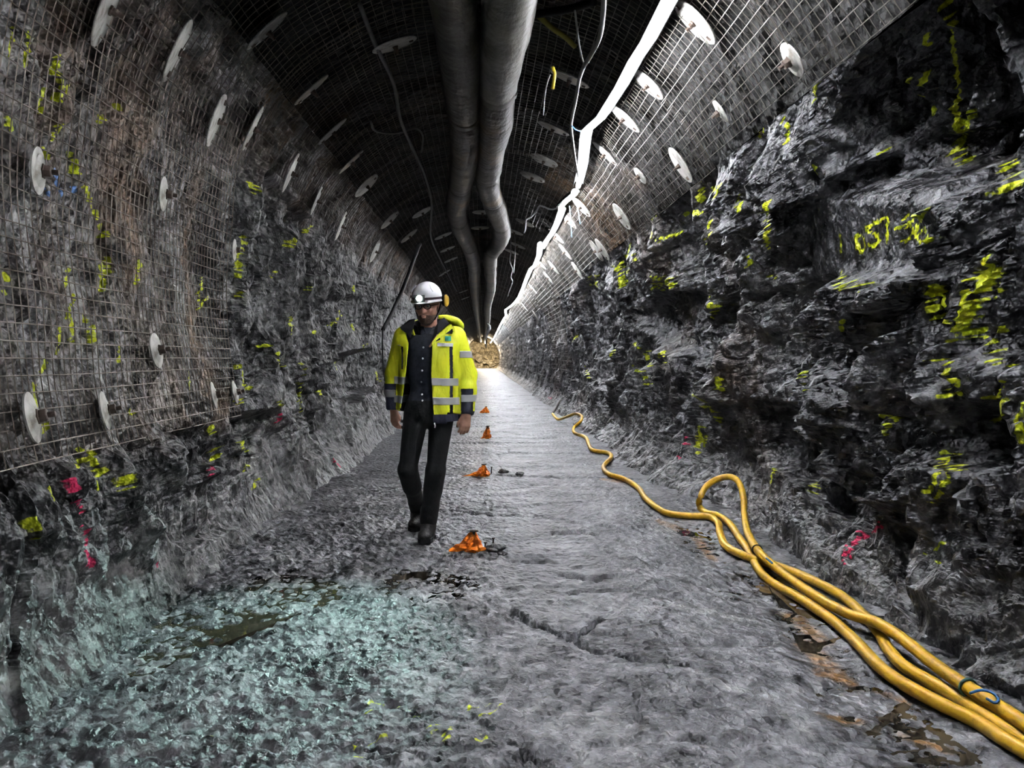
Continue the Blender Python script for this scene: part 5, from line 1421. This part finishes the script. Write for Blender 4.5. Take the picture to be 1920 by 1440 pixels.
collar('collar_lining', (0.108, 0.091), 1.470, (0.142, 0.110), 1.538, R_(-52), R_(236), M_LINING, 0.006)
# folded lapels lying on the chest
def lapel(pts, mat, name, off):
    P = []
    for (px_, py_) in pts:
        x = (px_ - 805) * 0.00382 * 0.985; z = z_of(py_)
        ys = np.linspace(-0.26, 0.05, 300); d = torso_d(np.full(300, x), ys, np.full(300, min(z, 1.50)))
        y = ys[np.argmax(d < 0.002)] if (d < 0.002).any() else -0.09
        P.append((x, y - off, z))
    n = len(P)
    V = P + [(x, y + 0.010, z) for x, y, z in P]
    F = [tuple(range(n)), tuple(range(2 * n - 1, n - 1, -1))] + [(k, n + k, n + (k + 1) % n, (k + 1) % n) for k in range(n)]
    obj(name, V, F, mat, jacket)
lapel([(812, 652), (822, 640), (838, 628), (853, 617), (848, 611), (838, 616), (824, 630), (815, 642)], M_HIVIS, 'lapel', 0.016)
lapel([(814, 640), (823, 629), (838, 615), (846, 609), (836, 598), (826, 604), (818, 620)], M_LINING, 'lapel_lining', 0.010)
lapel([(756, 620), (754, 616), (770, 602), (782, 600), (778, 620), (774, 636), (767, 628)], M_LINING, 'lapel_lining', 0.010)
P = catmull([(0.075, -0.05, 1.590), (0.13, -0.03, 1.580), (0.19, 0.0, 1.560), (0.215, 0.06, 1.530), (0.19, 0.12, 1.515), (0.10, 0.16, 1.51), (0.0, 0.175, 1.515), (-0.10, 0.15, 1.51), (-0.16, 0.08, 1.510), (-0.15, 0.0, 1.535)], 60)
V, F = tube_capped(P, np.interp(np.linspace(0, 1, 60), [0, .1, .3, .6, .9, 1], [0.012, 0.026, 0.036, 0.045, 0.030, 0.012]), 12)
obj('hood_roll', V, F, M_HIVIS, jacket, True)
# shirt buttons, shirt collar, lanyard, zip pull
M_BUT = plain('pearl_button', (0.55, 0.56, 0.58), 0.3)
def body_front(x, z):
    ys = np.linspace(-0.24, 0.1, 400)
    i = np.clip(((np.stack([np.full(400, x), ys, np.full(400, z)], 1) - B.lo) / B.h).round().astype(int), 0, B.n - 1)
    f = B.f[i[:, 0], i[:, 1], i[:, 2]]
    return ys[np.argmax(f < 0.0)] if (f < 0).any() else -0.1
for px_, py_ in [(797.5, 653), (796.5, 673), (795, 695), (793.5, 716), (794.5, 739), (795.5, 750)]:
    x, z = (px_ - 805) * 0.00382, z_of(py_)
    V, F = sphere_vf((x, body_front(x, z) - 0.002, z), 0.0072, 8, 10, (1, 0.5, 1))
    obj('shirt_button', V, F, M_BUT, person, True)
for q in (-1, 1):
    P = [(q * 0.012, body_front(q * 0.012, 1.475) - 0.006, 1.470), (q * 0.055 + 0.01, body_front(0.04 * q, 1.46) - 0.010, 1.455), (q * 0.062 + 0.008, -0.055, 1.525), (q * 0.030 + 0.004, -0.075, 1.520)]
    V = P + [(x, y + 0.008, z) for x, y, z in P]
    obj('shirt_collar', V, [(0, 1, 2, 3), (7, 6, 5, 4), (0, 4, 5, 1), (1, 5, 6, 2), (2, 6, 7, 3), (3, 7, 4, 0)], plain('grey_shirt_collar', (0.06, 0.06, 0.075), 0.8) if q > 0 else M_SHIRT, person)
x0 = 0.062
P = [(0.070, -0.06, 1.530), (0.066, body_front(0.05, 1.45) - 0.022, 1.47), (0.040, body_front(0.04, 1.42) - 0.016, 1.42), (0.015, body_front(0.02, 1.38) - 0.008, 1.375)]
V, F = tubes(catmull(P, 24), 0.006, 6, False)
obj('lanyard', V, F, plain('pink_lanyard', (0.55, 0.25, 0.22), 0.6), person, True, label='pale red lanyard')
V, F = tube_capped([(0.05, -0.17, 0.85), (0.056, -0.172, 0.83), (0.052, -0.172, 0.815)], 0.005, 6)
obj('zip_pull', V, F, M_REFL, jacket, True)
# boots
def boot(an, toe_dir, pitch):
    an = np.array(an, float); td = np.array(toe_dir, float); td /= np.linalg.norm(td)
    Bt = Field(an + (-0.16, -0.30, -0.17), an + (0.16, 0.22, 0.15), 0.005)
    up = np.array([0, 0, 1.0])
    tilt = lambda f, z: an + td * f + up * (z + f * pitch)
    Bt.cone(tilt(-0.01, 0.07), tilt(-0.01, -0.03), 0.062, 0.056, 0.02)
    Bt.cone(tilt(-0.045, -0.075), tilt(0.02, -0.06), 0.044, 0.048, 0.03)
    Bt.cone(tilt(0.03, -0.055), tilt(0.14, -0.078), 0.048, 0.042, 0.03)
    Bt.ell(tilt(0.16, -0.080), (0.047, 0.055, 0.036), 0.02)
    sl, (x, y, z) = Bt.win(Bt.lo, Bt.lo + Bt.h * Bt.n)
    f_ = (x - an[0]) * td[0] + (y - an[1]) * td[1]
    bot = an[2] - 0.103 + f_ * pitch
    Bt.f = np.maximum(Bt.f, (bot - z).astype(np.float32))
    V, F = Bt.mesh(); b = obj('boot', smooth_mesh(V, F, 1), F, M_BOOT, person, True, label='dirty black work boot')
    V = []
    side = np.array([-td[1], td[0], 0])
    outl = [(-0.095, 0.0), (-0.085, 0.032), (-0.03, 0.042), (0.05, 0.045), (0.12, 0.054), (0.18, 0.045), (0.212, 0.018), (0.212, -0.018), (0.18, -0.045), (0.12, -0.054), (0.05, -0.045), (-0.03, -0.042), (-0.085, -0.032)]
    for dz in (-0.122, -0.096):
        for f, sd in outl: V.append(an + td * f + side * sd + up * (dz + f * pitch))
    n = len(outl)
    obj('sole', V, [tuple(range(n - 1, -1, -1)), tuple(range(n, 2 * n))] + [(k, (k + 1) % n, n + (k + 1) % n, n + k) for k in range(n)], M_BLACK, b)
boot((AN_R[0], AN_R[1], 0.128), (-0.10, -1, 0), 0.02)
boot((AN_L[0], AN_L[1], 0.150), (-0.10, -1, 0), -0.10)
# the headlamp's beam
ld = bpy.data.lights.new('headlamp_beam', 'SPOT'); ld.energy = HEADLAMP_W; ld.color = (0.62, 1.0, 0.93); ld.spot_size = math.radians(52); ld.spot_blend = 0.9; ld.shadow_soft_size = 0.02
lo = bpy.data.objects.new('headlamp_beam', ld); COL.objects.link(lo)
src = np.array([PX0, PY0, 0]) + hd(-0.004, -0.195, 0.058); lo.location = tuple(src)
tgt = at_z(470, 1215, 0.0)
lo.rotation_euler = Vector(tuple(tgt - src)).to_track_quat('-Z', 'Y').to_euler()
